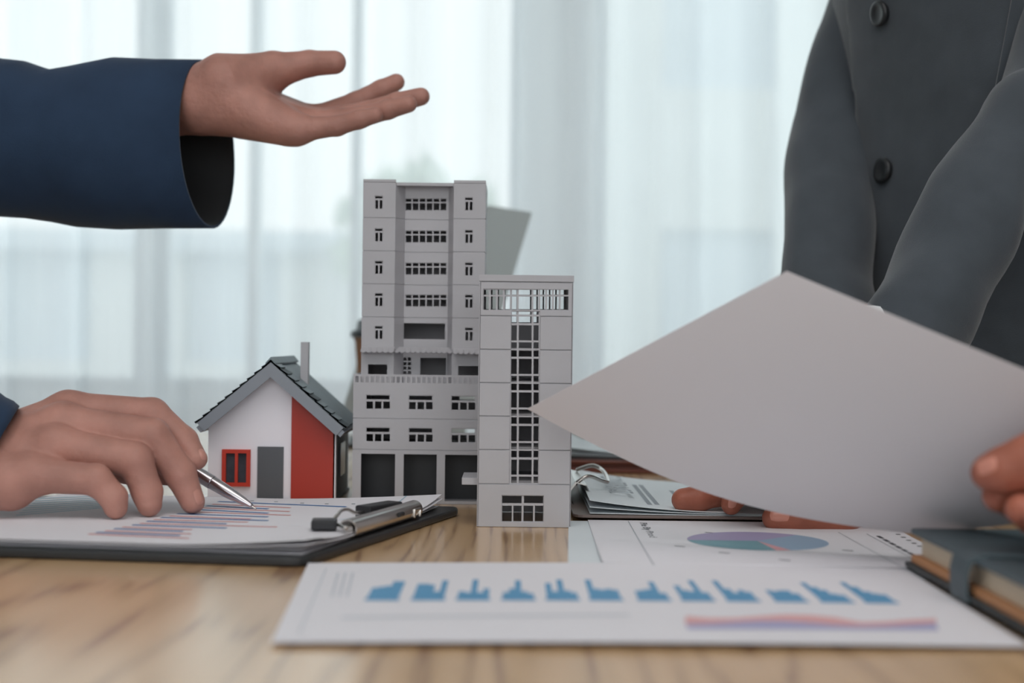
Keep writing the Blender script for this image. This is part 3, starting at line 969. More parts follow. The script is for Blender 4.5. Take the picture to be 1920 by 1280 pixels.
print_polys(top, 'printed_lines', bar(Pz(635, 975, ZP), Pz(690, 966, ZP), 0.001) + bar(Pz(648, 979, ZP), Pz(690, 971, ZP), 0.001) + bar(Pz(745, 948, ZP), Pz(762, 941, ZP), 0.001), M['pale_blue_ink'])

# steel clip: half barrel with end hole, slot, tab, bent wire lever and black grips
zc = T + BT + 0.0065
k0, k1 = on_board(0.078, 0.008), on_board(0.193, 0.008)
k0 = Vector((k0.x, k0.y, zc)); k1 = Vector((k1.x, k1.y, zc))
ax = (k1 - k0).normalized()
sd = Vector((-ax.y, ax.x, 0))     # towards the papers
def barrel(p0, p1, r, a0, a1, th, n=18):
    V, Fc = [], []
    for p in (p0, p1):
        for rr in (r, r - th):
            for i in range(n + 1):
                a = math.radians(a0 + (a1 - a0) * i / n)
                V.append(p + sd * (rr * math.cos(a)) + Vector((0, 0, rr * math.sin(a))))
    m_ = n + 1
    for i in range(n):
        Fc += [(i, i + 1, 2 * m_ + i + 1, 2 * m_ + i), (m_ + i + 1, m_ + i, 3 * m_ + i, 3 * m_ + i + 1), (i + 1, i, m_ + i, m_ + i + 1), (2 * m_ + i, 2 * m_ + i + 1, 3 * m_ + i + 1, 3 * m_ + i)]
    for i in (0, n):
        Fc.append((i, m_ + i, 3 * m_ + i, 2 * m_ + i))
    return V, Fc
cl = MB()
cl.add(*barrel(k0, k1, 0.0062, 15, 250, 0.0009))
clo = cl.build('clip', M['chrome'], cb, smooth=False)
MB().tube([k0 + ax * 0.001, k1 - ax * 0.001], 0.003, 12).build('spring_rod', M['chrome'], clo)
MB().tube([k0.lerp(k1, 0.86) - sd * 0.006 + Vector((0, 0, -0.004)), k0.lerp(k1, 0.86) - sd * 0.0062 + Vector((0, 0, 0.001)), k0.lerp(k1, 0.95) - sd * 0.0062 + Vector((0, 0, 0.001)), k0.lerp(k1, 0.95) - sd * 0.006 + Vector((0, 0, -0.004))], 0.0011, 8).build('hinge_tab', M['chrome'], clo)
ks = k0.lerp(k1, 0.64) - sd * 0.0061 + Vector((0, 0, 0.0012))
MB().tube([ks - ax * 0.004, ks + ax * 0.004], 0.0016, 8).build('slot', M['black_rubber'], clo)
zw_ = ZP + 0.004
wp = [k0 + Vector((0, 0, 0.002)) - ax * 0.001] + [Pz(x, y, zw_ + h) for x, y, h in ((648, 990, 0), (636, 984, 0), (618, 982, 0), (600, 979, 0.0), (622, 977, 0.001), (632, 966, 0.004), (640, 957, 0.006), (652, 955, 0.006), (666, 961, 0.003), (682, 960, 0.001), (712, 956, 0.0), (738, 951, 0.001), (750, 951, 0.002))] + [k0.lerp(k1, 0.93) + Vector((0, 0, 0.004))]
def smooth_path(pts, n=6):
    pts = [Vector(p) for p in pts]
    out = []
    for i in range(len(pts) - 1):
        p0, p1, p2, p3 = pts[max(i - 1, 0)], pts[i], pts[i + 1], pts[min(i + 2, len(pts) - 1)]
        for j in range(n):
            t = j / n
            out.append(0.5 * ((2 * p1) + (p2 - p0) * t + (2 * p0 - 5 * p1 + 4 * p2 - p3) * t * t + (3 * p1 - p0 - 3 * p2 + p3) * t ** 3))
    out.append(pts[-1])
    return out
lev = MB().tube(smooth_path(wp), 0.0012, 10).build('wire_lever', M['chrome'], clo, smooth=True)
def grip(a, b, wv, h, name='grip'):
    a, b = Vector(a), Vector(b)
    d = (b - a).normalized(); n = Vector((-d.y, d.x, 0)).normalized()
    mb = MB().prism([a - n * wv - Vector((0, 0, h)), b - n * wv - Vector((0, 0, h)), b + n * wv - Vector((0, 0, h)), a + n * wv - Vector((0, 0, h))], (0, 0, 2 * h))
    return mb.build(name, M['black_rubber'], clo, bevel=0.0012)
grip(Pz(584, 982, zw_), Pz(632, 982, zw_), 0.0085, 0.003)
grip(Pz(680, 960, zw_ + 0.001), Pz(741, 950, zw_ + 0.001), 0.0065, 0.0042)

# ------------------------------------------------------------------ pen
tip = Pz(481, 954, ZP + 0.0002)
back = P(330, 864, 1.012)
pd_ = (back - tip).normalized()
pen = empty('pen', tip, 'silver ballpoint pen held in the writing hand, tip on the bar chart', 'pen')
def along(s): return tip + pd_ * s
MB().tube([along(s) for s in (0.0, 0.0012, 0.0035, 0.004)], [0.0003, 0.0006, 0.0008, 0.0010], 12).build('refill_tip', M['chrome'], pen, smooth=True)
MB().tube([along(s) for s in (0.0035, 0.005, 0.012, 0.024, 0.038, 0.0382)], [0.0013, 0.0018, 0.0030, 0.0043, 0.0048, 0.0048], 24).build('nose_cone', M['silver'], pen, smooth=True)
MB().tube([along(s) for s in (0.0384, 0.039, 0.085, 0.128, 0.130)], [0.0048, 0.0050, 0.0050, 0.0046, 0.0042], 24).build('barrel', M['silver'], pen, smooth=True)
MB().tube([along(s) for s in (0.130, 0.131, 0.137, 0.138)], [0.002, 0.0022, 0.0022, 0.0016], 16).build('push_button', M['chrome'], pen, smooth=True)
sdp = pd_.cross(Vector((0, 1, 0))).normalized()
MB().tube([along(0.124) + sdp * 0.0045, along(0.122) + sdp * 0.0068, along(0.09) + sdp * 0.0062, along(0.087) + sdp * 0.0052], 0.001, 8).build('pocket_clip', M['chrome'], pen)

# ------------------------------------------------------------------ clipboards on the right
def wood_clipboard(x0, x1, y0, y1, z, m, label, pap_label, lifts, text, name='clipboard', title=None):
    r = empty(name, ((x0 + x1) / 2, (y0 + y1) / 2, T + z), label, 'clipboard')
    pb = rounded([Vector((x0, y0)), Vector((x1, y0)), Vector((x1, y1)), Vector((x0, y1))], 0.01)
    MB().prism([(p.x, p.y, T + z) for p in pb], (0, 0, 0.0022)).build('board', m, r, bevel=0.0005)
    zt_ = T + z + 0.0022
    sheets = []
    for k in range(3):
        la = lifts[k]
        def lift(u, v, la=la):
            return la * max(0, (0.62 - u) / 0.62) ** 3.0 * (0.75 + 0.25 * v)
        s = Sheet([(x0 + 0.012, y0 + 0.002 + 0.002 * k, zt_ + 0.0004 + 0.0004 * k), (x1 - 0.01, y0 + 0.003 + 0.001 * k, zt_ + 0.0004 + 0.0004 * k),
                   (x1 - 0.01, y1 - 0.006, zt_ + 0.0004 + 0.0004 * k), (x0 + 0.012, y1 - 0.006, zt_ + 0.0004 + 0.0004 * k)], lift)
        s.build('contract_page' if k == 2 else 'clipped_sheet', M['paper_b'], pap_label[k], pap_label[3])
        sheets.append(s)
    tp = sheets[-1]
    # text block printed sideways
    xs0 = x0 + 0.04
    ym = (y0 + y1) / 2
    pl = []
    for (xx, a, b) in text:
        pl += bar((x0 + xx - 0.008, ym + a), (x0 + xx - 0.008, ym + b), 0.0038)
    print_polys(tp, 'printed_text_lines', pl, M['grey_ink'])
    if title:
        text_on(tp, title, (x0 + 0.031, ym + 0.085), -math.pi / 2, 0.026, M['grey_ink'])
    # clip on the left end
    h0 = zt_ + lifts[2] * 0.9 + 0.003
    c = MB()
    xc = x0 + 0.006
    pts = [(xc - 0.003, zt_), (xc - 0.008, zt_ + 0.004), (xc - 0.008, zt_ + 0.010), (xc - 0.002, h0 + 0.004), (xc + 0.006, h0 + 0.002), (xc + 0.008, h0 - 0.001)]
    V, Fc = [], []
    for yy in (ym - 0.055, ym + 0.055):
        for (a, b) in pts: V.append((a, yy, b))
        for (a, b) in pts: V.append((a + 0.001, yy, b - 0.001))
    n = len(pts)
    for i in range(n - 1):
        Fc += [(i, i + 1, 2 * n + i + 1, 2 * n + i), (n + i + 1, n + i, 3 * n + i, 3 * n + i + 1), (i, n + i, n + i + 1, i + 1), (2 * n + i, 2 * n + i + 1, 3 * n + i + 1, 3 * n + i)]
    c_o = mesh_obj('clip', V, Fc, M['chrome'], r)
    wl_ = [(xc - 0.002, ym - 0.05, h0 + 0.002), (xc + 0.008, ym - 0.048, h0 + 0.008), (xc + 0.020, ym - 0.032, h0 + 0.003), (xc + 0.025, ym - 0.024, h0 + 0.002), (xc + 0.024, ym + 0.02, h0 + 0.006), (xc + 0.016, ym + 0.036, h0 + 0.009), (xc + 0.004, ym + 0.05, h0 + 0.004)]
    MB().tube(smooth_path(wl_), 0.0016, 10).build('wire_lever', M['chrome'], c_o, smooth=True)
    return r, tp
rnd = random.Random(2)
txt = [(0.066, -0.09, 0.05), (0.072, -0.085, 0.055), (0.095, -0.01, 0.03), (0.105, -0.085, -0.02), (0.118, -0.01, 0.07), (0.128, -0.08, -0.005), (0.14, 0.0, 0.06), (0.152, -0.085, -0.02), (0.163, -0.01, 0.065), (0.176, -0.08, 0.06), (0.19, -0.08, 0.06)]
mid, midtop = wood_clipboard(0.046, 0.352, 1.031, 1.262, 0.0028, M['brown_edge'], 'brown-edged clipboard with wire clip, under the grey-suited person\'s fingers',
    ['lowest sheet on the brown-edged clipboard by the pie chart', 'middle sheet on the brown-edged clipboard by the pie chart', 'printed contract page on top of the brown-edged clipboard', 'sheets on the brown-edged clipboard'], (0.001, 0.006, 0.012), txt, title='CONTRACT')
fo = empty('folder', (0.23, 1.56, T), 'reddish brown leather folder lying under the far black clipboard', 'folder')
MB().box(0.035, 0.37, 1.415, 1.70, T + 0.0003, T + 0.0045).build('back_cover', M['brown_leather'], fo, bevel=0.001)
MB().box(0.040, 0.367, 1.42, 1.695, T + 0.0045, T + 0.0095).build('page_block', M['brown_leather'], fo)
MB().box(0.035, 0.37, 1.415, 1.70, T + 0.0095, T + 0.0125).build('front_cover', M['brown_leather'], fo, bevel=0.001)
far, fartop = wood_clipboard(0.048, 0.345, 1.43, 1.655, 0.0127, M['leather'], 'black clipboard lying on the reddish brown folder, farthest back',
    ['lowest sheet on the far black clipboard', 'middle sheet on the far black clipboard', 'pale printed page on top of the far black clipboard', 'sheets on the far black clipboard'], (0.002, 0.004, 0.010), [(x, a, b) for x, a, b in txt[3:]])

# ------------------------------------------------------------------ planner with strap on the right
pn_ = empty('planner', (0.315, 0.735, T), 'thick dark teal bound planner with strap and cream page edges, lying on the chart sheet', 'book')
bx0, bx1, by0, by1 = 0.2315, 0.405, 0.585, 0.816
z0 = T + 0.0035
MB().box(bx0 - 0.004, bx1, by0, by1 + 0.003, z0, z0 + 0.003).build('back_cover', M['teal_edge'], pn_, bevel=0.001)
MB().box(bx0 - 0.001, bx1 - 0.004, by0 + 0.004, by1, z0 + 0.003, z0 + 0.0072).build('lining', M['tan'], pn_, bevel=0.0005)
MB().box(bx0 + 0.004, bx1 - 0.004, by0 + 0.006, by1 - 0.004, z0 + 0.0072, z0 + 0.0185).build('page_block', M['page_edge'], pn_)
MB().box(bx0 - 0.001, bx1, by0, by1 + 0.002, z0 + 0.0185, z0 + 0.0222).build('front_cover', M['teal_cover'], pn_, bevel=0.0014)
sp = MB()
ya, yb_ = 0.703, 0.728
path = [(bx1 + 0.003, z0 - 0.0), (bx1 + 0.003, z0 + 0.0245), (bx0 + 0.003, z0 + 0.0245), (bx0 - 0.0045, z0 + 0.021), (bx0 - 0.0062, z0 + 0.014), (bx0 - 0.006, z0 + 0.004), (bx0 - 0.0052, z0 - 0.0005)]
V, Fc = [], []
for yy in (ya, yb_):
    for (a, b) in path: V.append((a, yy, b))
    for (a, b) in path: V.append((a + (0.0018 if a < 0.3 else -0.0018), yy, b - 0.0018 if b > z0 + 0.02 else b))
n = len(path)
for i in range(n - 1):
    Fc += [(i, i + 1, 2 * n + i + 1, 2 * n + i), (n + i + 1, n + i, 3 * n + i, 3 * n + i + 1), (i, n + i, n + i + 1, i + 1), (2 * n + i, 2 * n + i + 1, 3 * n + i + 1, 3 * n + i)]
Fc += [(0, n, 3 * n, 2 * n), (n - 1, 3 * n - 1, 4 * n - 1, 2 * n - 1)]
mesh_obj('strap', V, Fc, M['teal_cover'], pn_)

# ------------------------------------------------------------------ coffee cup and grey folder behind
cc = P(731, 857, 1.62)
cup = empty('coffee_cup', (cc.x, 1.62, T), 'brown takeaway coffee cup with black lid behind the tall block model', 'cup')
MB().lathe((cc.x, 1.62, T + 0.0003), [(0.029, 0), (0.031, 0.002), (0.0412, 0.128), (0.0425, 0.130), (0.0425, 0.132), (0.040, 0.132)], 40).build('cup_body', M['kraft'], cup, smooth=True)
MB().lathe((cc.x, 1.62, T + 0.0003), [(0.0425, 0.1322), (0.0462, 0.1322), (0.0462, 0.139), (0.0405, 0.141), (0.0385, 0.151), (0.0365, 0.1525), (0.0355, 0.149), (0.001, 0.149)], 40).build('lid', M['lid'], cup, smooth=True)
gf = Sheet  # (plain alias, not used further)
c1 = P(998, 398, 1.75); c2 = P(772, 362, 1.75)
hgt = 0.30
dn = Vector((math.sin(math.radians(-15)), 0, -math.cos(math.radians(15))))
c1b = P(906, 700, 1.715)
c1b = c1 + (c1b - c1).normalized() * 0.30
low = c1b.z - (T + 0.0005)
c1b = Vector((c1b.x, c1b.y, c1b.z))
c2b = c2 + (c1b - c1)
fold = empty('upright_folder', ((c1b.x + c2b.x) / 2, c1b.y, T), 'pale grey folder standing upright behind the tall block model', 'folder')
MB().prism([c2, c1, c1b, c2b], (0, 0.004, 0)).build('cover', M['panel_grey'], fold)
MB().prism([c2 + Vector((0.002, 0.004, -0.002)), c1 + Vector((-0.002, 0.004, -0.002)), c1b + Vector((-0.002, 0.004, 0.002)), c2b + Vector((0.002, 0.004, 0.002))], (0, 0.005, 0)).build('paper_block', M['paper'], fold)
zl = min(c1b.z, c2b.z)
# desk easel that carries it
ez = c1b if c1b.z < c2b.z else c2b
ex = (c1b.x + c2b.x) / 2
es = empty('easel', (ex, 1.72, T), 'small dark easel holding the pale grey folder, hidden behind the models', 'stand')
MB().box(ex - 0.09, ex + 0.03, 1.70, 1.85, T + 0.0003, T + 0.006).build('base', M['dark_grey'], es, bevel=0.001)
MB().prism([(ex - 0.06, 1.742, T + 0.006), (ex + 0.0, 1.742, T + 0.006), (ex + 0.01, 1.765, T + 0.15), (ex - 0.05, 1.765, T + 0.15)], (0, 0.004, 0)).build('back_rest', M['dark_grey'], es)

# ------------------------------------------------------------------ signed distance bodies
def smin(a, b, k):
    h = np.maximum(k - np.abs(a - b), 0) / k
    return np.minimum(a, b) - h * h * k * 0.25

def cap(p, a, b, ra, rb):
    a = np.array(a); b = np.array(b)
    ba = b - a
    t = np.clip(((p - a) @ ba) / max(ba @ ba, 1e-12), 0, 1)
    return np.linalg.norm(p - a - t[:, None] * ba, axis=1) - (ra + (rb - ra) * t)

def chain(p, pts, rad, k=0.004):
    d = None
    for i in range(len(pts) - 1):
        c = cap(p, pts[i], pts[i + 1], rad[i], rad[i + 1])
        d = c if d is None else smin(d, c, k)
    return d

def ell(p, c, r):
    q = (p - np.array(c)) / np.array(r)
    n = np.linalg.norm(q, axis=1)
    return (n - 1) * min(r)

def surface_net(fn, lo, hi, h):
    lo = np.array(lo, float); hi = np.array(hi, float)
    n = np.ceil((hi - lo) / h).astype(int) + 1
    gx, gy, gz = [lo[i] + h * np.arange(n[i]) for i in range(3)]
    val = np.empty(n)
    for i in range(0, n[0], 16):
        sl = gx[i:i + 16]
        g = np.stack(np.meshgrid(sl, gy, gz, indexing='ij'), -1).reshape(-1, 3)
        val[i:i + 16] = fn(g).reshape(len(sl), n[1], n[2])
    ins = val < 0
    c = np.zeros(n - 1, int)
    for dx in (0, 1):
        for dy in (0, 1):
            for dz in (0, 1):
                c += ins[dx:n[0] - 1 + dx, dy:n[1] - 1 + dy, dz:n[2] - 1 + dz]
    act = (c > 0) & (c < 8)
    idx = -np.ones(n - 1, int)
    cells = np.argwhere(act)
    idx[act] = np.arange(len(cells))
    acc = np.zeros((len(cells), 3)); cnt = np.zeros(len(cells))
    cor = [(i, j, k) for i in (0, 1) for j in (0, 1) for k in (0, 1)]
    for a in cor:
        for b in cor:
            if sum(abs(a[i] - b[i]) for i in range(3)) == 1 and a < b:
                va = val[cells[:, 0] + a[0], cells[:, 1] + a[1], cells[:, 2] + a[2]]
                vb = val[cells[:, 0] + b[0], cells[:, 1] + b[1], cells[:, 2] + b[2]]
                m = (va < 0) != (vb < 0)
                t = np.where(m, va / np.where(m, va - vb, 1), 0)
                pos = np.array(a) + t[:, None] * (np.array(b) - np.array(a))
                acc[m] += pos[m]; cnt[m] += 1
    V = lo + h * (cells + acc / cnt[:, None])
    faces = []
    for ax_ in range(3):
        u_, v_ = (ax_ + 1) % 3, (ax_ + 2) % 3
        sl0 = [slice(None)] * 3; sl1 = [slice(None)] * 3
        sl0[ax_] = slice(0, n[ax_] - 1); sl1[ax_] = slice(1, n[ax_])
        a_, b_ = ins[tuple(sl0)], ins[tuple(sl1)]
        for flip in (False, True):
            e = np.argwhere((a_ & ~b_) if not flip else (~a_ & b_))
            e = e[(e[:, u_] > 0) & (e[:, v_] > 0) & (e[:, u_] < n[u_] - 1) & (e[:, v_] < n[v_] - 1)]
            q = []
            for du, dv in ((-1, -1), (0, -1), (0, 0), (-1, 0)):
                f = e.copy()
                f[:, u_] += du; f[:, v_] += dv
                q.append(idx[f[:, 0], f[:, 1], f[:, 2]])
            q = np.stack(q, 1)
            if flip: q = q[:, ::-1]
            faces.append(q)
    return V, np.concatenate(faces)

def A3(v): return np.array(v, float)

def hand_field(palm, fingers, kp=0.012, kf=0.007, arm=None):
    def fn(p):
        d = None
        for a, b, ra, rb in palm:
            c = cap(p, a, b, ra, rb)
            d = c if d is None else smin(d, c, kp)
        out = d
        tips = None
        for pts, rad in fingers:
            f = chain(p, pts, rad, 0.003)
            tips = f if tips is None else smin(tips, f, 0.0012)
        out = smin(d, tips, kf)
        return out
    return fn

def bounds(palm, fingers, pad=0.006):
    q = []
    for a, b, ra, rb in palm:
        for c, r in ((a, ra), (b, rb)):
            q += [A3(c) - r - pad, A3(c) + r + pad]
    for pts, rad in fingers:
        for c, r in zip(pts, rad):
            q += [A3(c) - r - pad, A3(c) + r + pad]
    q = np.array(q)
    return q.min(0), q.max(0)

def pxr(Y): return Y / F

def ray_hit(fn, px, py, y0, y1):
    ys = np.linspace(y0, y1, 1200)
    pts = np.array([tuple(P(px, py, y)) for y in ys])
    v = fn(pts)
    k = np.argmax(v < 0)
    if v[k] >= 0:
        k = int(np.argmin(v))
    return Vector(pts[k])

def grad(fn, p, e=0.0008):
    q = np.array([[p.x + e, p.y, p.z], [p.x - e, p.y, p.z], [p.x, p.y + e, p.z], [p.x, p.y - e, p.z], [p.x, p.y, p.z + e], [p.x, p.y, p.z - e]])
    v = fn(q)
    return Vector((v[0] - v[1], v[2] - v[3], v[4] - v[5])).normalized()

def nail(fn, p, axis, parent, m, ln=0.0125, wd=0.0105, name='fingernail'):
    n = grad(fn, p)
    axis = Vector(axis); axis = (axis - n * axis.dot(n)).normalized()
    s = n.cross(axis)
    V, Fc = [], []
    K = 8
    for j in range(K + 1):
        for i in range(K + 1):
            a, b = 2 * i / K - 1, 2 * j / K - 1
            r = max(abs(a), abs(b)); L = math.hypot(a, b)
            k = 1 if L == 0 else (r / L) * 0.55 + 0.45
            q = p + s * (a * k * wd / 2) + axis * (b * k * ln / 2) + n * 0.004
            for _ in range(4):   # settle onto the skin
                v = fn(np.array([tuple(q)]))[0]
                q = q - grad(fn, q) * v
            q = q + n * (0.0006 - 0.0005 * r ** 4)
            V.append(q)
    for j in range(K):
        for i in range(K):
            a = j * (K + 1) + i
            Fc.append((a, a + 1, a + K + 2, a + K + 1))
    return mesh_obj(name, V, Fc, m, parent, smooth=True)

def torso_field(pel, neck, fwd, radii, grow=0.0, tmin=-0.02):
    pel, neck = A3(pel), A3(neck)
    up = neck - pel; L = np.linalg.norm(up); up = up / L
    f = A3(fwd); f = f - up * (f @ up); f /= np.linalg.norm(f)
    l = np.cross(up, f)      # the person's left
    ts = [r[0] for r in radii]
    def fn(p):
        q = p - pel
        t = (q @ up) / L
        ra = np.interp(t, ts, [r[1] for r in radii]) + grow
        rb = np.interp(t, ts, [r[2] for r in radii]) + grow
        d = (np.sqrt(((q @ l) / ra) ** 2 + ((q @ f) / rb) ** 2) - 1) * np.minimum(ra, rb)
        e = np.maximum(tmin - t, t - ts[-1]) * L
        return np.maximum(d, e)
    fn.l, fn.f, fn.up, fn.pel, fn.L = l, f, up, pel, L
    return fn
RAD = [(0, 0.165, 0.125), (0.25, 0.150, 0.110), (0.6, 0.175, 0.125), (0.82, 0.165, 0.105), (0.95, 0.10, 0.075), (1.02, 0.062, 0.06), (1.1, 0.055, 0.057)]

def loft(rings, nseg=48, inner=None, cap_end=True, fold=0.004, fr_=18.0, seed=0.0):
    """rings: (centre, side axis, up axis, side radius, up radius); the last ring is the open cuff.
    inner: depth of the visible lining"""
    V, Fc, mi = [], [], []
    for ri, (c, a, b, ra, rb) in enumerate(rings):
        c, a, b = Vector(c), Vector(a), Vector(b)
        for k in range(nseg):
            t = 2 * math.pi * k / nseg
            d = a * math.cos(t) * ra + b * math.sin(t) * rb
            p = c + d
            w_ = noise.noise(Vector((p.x * fr_ + seed, p.y * fr_, p.z * fr_ * 0.7))) * fold * (0.25 if ri >= len(rings) - 2 else 1)
            V.append(p + d.normalized() * w_)
    n = len(rings)
    for i in range(n - 1):
        for k in range(nseg):
            k2 = (k + 1) % nseg
            Fc.append((i * nseg + k, i * nseg + k2, (i + 1) * nseg + k2, (i + 1) * nseg + k)); mi.append(0)
    if inner:
        c, a, b, ra, rb = rings[-1]
        ax_ = (Vector(rings[-2][0]) - Vector(c)).normalized()
        prev = (n - 1) * nseg
        for (q, dep) in ((0.0022, 0.0), (0.004, 0.004), (0.006, inner * 0.5), (0.010, inner)):
            st = len(V)
            for k in range(nseg):
                o = Vector(V[(n - 1) * nseg + k])
                d = (o - Vector(c))
                V.append(o - d.normalized() * q + ax_ * dep)
            for k in range(nseg):
                k2 = (k + 1) % nseg
                Fc.append((prev + k, prev + k2, st + k2, st + k)); mi.append(1 if dep > 0 else 0)
            prev = st
    return V, Fc, mi

def sleeve(rings, m, parent, name='sleeve', inner=0.07, **k):
    V, Fc, mi = loft(rings, inner=inner, **k)
    return mesh_obj(name, V, Fc, None, parent, smooth=True, mats=[m, M['lining']], midx=mi)

def tube_rings(pts, rads, up=(0, 0, 1)):
    pts = [Vector(p) for p in pts]
    out = []
    for i, p in enumerate(pts):
        t = (pts[min(i + 1, len(pts) - 1)] - pts[max(i - 1, 0)]).normalized()
        b = Vector(up); b = (b - t * b.dot(t)).normalized()
        a = b.cross(t)
        r = rads[i] if isinstance(rads[i], tuple) else (rads[i], rads[i])
        out.append((p, a, b, r[0], r[1]))
    return out

def resample(pts, rads, n=26):
    d = smooth_path(pts, 8)
    rr = []
    for i in range(len(pts) - 1):
        for j in range(8):
            t = j / 8
            a, b = rads[i], rads[i + 1]
            if isinstance(a, tuple):
                rr.append(tuple(a[q] + (b[q] - a[q]) * t for q in (0, 1)))
            else:
                rr.append(a + (b - a) * t)
    rr.append(rads[-1])
    return d, rr

def person(label, pel, neck, fwd, head_dir, arms, hands, skin, jacket_m, trouser_m, legs, grow=0.02, jh=0.011, jacket_fn=None, hip=Vector((0, 0, 0)), arm_r=(0.054, 0.029), tmin=-0.02, kp=0.009):
    """arms: [(shoulder, elbow, wrist)], hands: [(palm, fingers)]"""
    tf = torso_field(pel, neck, fwd, RAD, tmin=tmin)
    l = Vector(tf.l)
    nk = Vector(neck); hd = nk + Vector(head_dir).normalized() * 0.17
    f = Vector(fwd).normalized()
    prim = []
    for arm in arms:
        m_ = len(arm) - 1
        for i in range(m_):
            f0, f1 = i / m_, (i + 1) / m_
            prim.append((arm[i], arm[i + 1], arm_r[0] + (arm_r[1] - arm_r[0]) * f0, arm_r[0] + (arm_r[1] - arm_r[0]) * f1))
    hips = []
    for sgn, (knee, foot) in zip((1, -1), legs):
        h = Vector(pel) + hip + l * 0.09 * sgn
        prim += [(h, knee, 0.085, 0.058), (knee, foot, 0.056, 0.04), (foot, Vector(foot) + f * 0.14 + Vector((0, 0, -0.02)), 0.04, 0.033)]
        hips.append(h)
    def body(p):
        d = tf(p)
        for a, b, ra, rb in prim:
            d = smin(d, cap(p, a, b, ra, rb), 0.04 if ra > 0.0405 else 0.006)
        d = smin(d, cap(p, nk - (hd - nk) * 0.2, hd, 0.055, 0.058), 0.03)
        # head: skull, jaw, nose, ears, brow
        c = hd + Vector((0, 0, 0.06))
        d = smin(d, cap(p, c - f * 0.025, c + f * 0.012, 0.083, 0.078), 0.03)
        d = smin(d, cap(p, c + f * 0.045 - Vector((0, 0, 0.055)), c + f * 0.055 - Vector((0, 0, 0.085)), 0.045, 0.032), 0.04)
        d = smin(d, cap(p, c + f * 0.088 - Vector((0, 0, 0.01)), c + f * 0.106 - Vector((0, 0, 0.042)), 0.008, 0.012), 0.012)
        for sg in (1, -1):
            d = smin(d, cap(p, c + l * 0.08 * sg + Vector((0, 0, 0.012)), c + l * 0.083 * sg - Vector((0, 0, 0.03)), 0.013, 0.009), 0.008)
        return d
    pts = [A3(pel), A3(neck), A3(hd + Vector((0, 0, 0.17)))] + [A3(q) for a, b, _, _ in prim for q in (a, b)]
    lo, hi = np.min(pts, 0) - 0.2, np.max(pts, 0) + 0.2
    lo[2] = -0.02
    V, Fc = surface_net(body, lo, hi, 0.014)
    fields = []
    Vs, Fs = [V], [Fc]
    off = len(V)
    for palm, fingers in hands:
        fn = hand_field(palm, fingers, kp=kp)
        a, b = bounds(palm, fingers)
        v2, f2 = surface_net(fn, a, b, 0.00125)
        Vs.append(v2); Fs.append(f2 + off); off += len(v2)
        fields.append(fn)
    loc = Vector((pel[0], pel[1], 0))
    o = mesh_obj('person', np.concatenate(Vs), np.concatenate(Fs), skin, loc=loc, smooth=True)
    tag(o, label, 'person')
    # clothes
    def jk(p):
        d = tf(p) - grow
        for s_, e_ in [a[:2] for a in arms]:
            d = smin(d, cap(p, Vector(s_) , Vector(s_).lerp(Vector(e_), 0.25), 0.07, 0.062), 0.05)
        cut = ((p - A3(nk)) @ tf.up) - 0.0
        d = np.maximum(d, cut + 0.01)
        if jacket_fn is not None:
            d = jacket_fn(p, d, tf)
        return d
    ln = [A3(pel) - 0.1, A3(neck), *[A3(a[0]) for a in arms]]
    V, Fc = surface_net(jk, np.min(ln, 0) - 0.24, np.max(ln, 0) + 0.2, jh)
    jo = mesh_obj('jacket', V, Fc, jacket_m, o, smooth=True)
    def tr(p):
        d = tf(p) - 0.012
        for k_, (knee, foot) in enumerate(legs):
            d = smin(d, cap(p, hips[k_], knee, 0.098, 0.078), 0.04)
            d = smin(d, cap(p, knee, Vector(foot) + Vector((0, 0, 0.03)), 0.078, 0.062), 0.03)
        return np.maximum(d, ((p - A3(pel)) @ tf.up) - 0.1)
    q = [A3(pel)] + [A3(x) for lg in legs for x in lg]
    V, Fc = surface_net(tr, np.min(q, 0) - 0.2, np.max(q, 0) + 0.22, 0.014)
    mesh_obj('trousers', V, Fc, trouser_m, o, smooth=True)
    for k_, (knee, foot) in enumerate(legs):
        def sh_(p, foot=foot):
            d = cap(p, Vector(foot) - f * 0.03 - Vector((0, 0, 0.012)), Vector(foot) + f * 0.16 - Vector((0, 0, 0.02)), 0.05, 0.04)
            return np.maximum(d, -(p[:, 2] - 0.004))
        V, Fc = surface_net(sh_, A3(foot) - 0.25, A3(foot) + 0.25, 0.009)
        mesh_obj('shoe', V, Fc, M['shoe'], o, smooth=True)
    c = hd + Vector((0, 0, 0.06))
    def hr(p):
        d = cap(p, c - f * 0.03 + Vector((0, 0, 0.008)), c + f * 0.008 + Vector((0, 0, 0.008)), 0.091, 0.085)
        front = ((p - A3(c)) @ A3(f)) - 0.045 - np.maximum(0, (p[:, 2] - c.z - 0.02)) * 1.6
        return np.maximum(np.maximum(d, front), -(p[:, 2] - c.z + 0.05 + ((p - A3(c)) @ A3(f)) * -0.6))
    V, Fc = surface_net(hr, A3(c) - 0.14, A3(c) + 0.14, 0.008)
    mesh_obj('hair', V, Fc, M['hair'], o, smooth=True)
    return o, jo, fields, tf

def FP(lst):
    return [P(x, y, Y) for x, y, Y, r in lst], [r * Y / F for x, y, Y, r in lst]

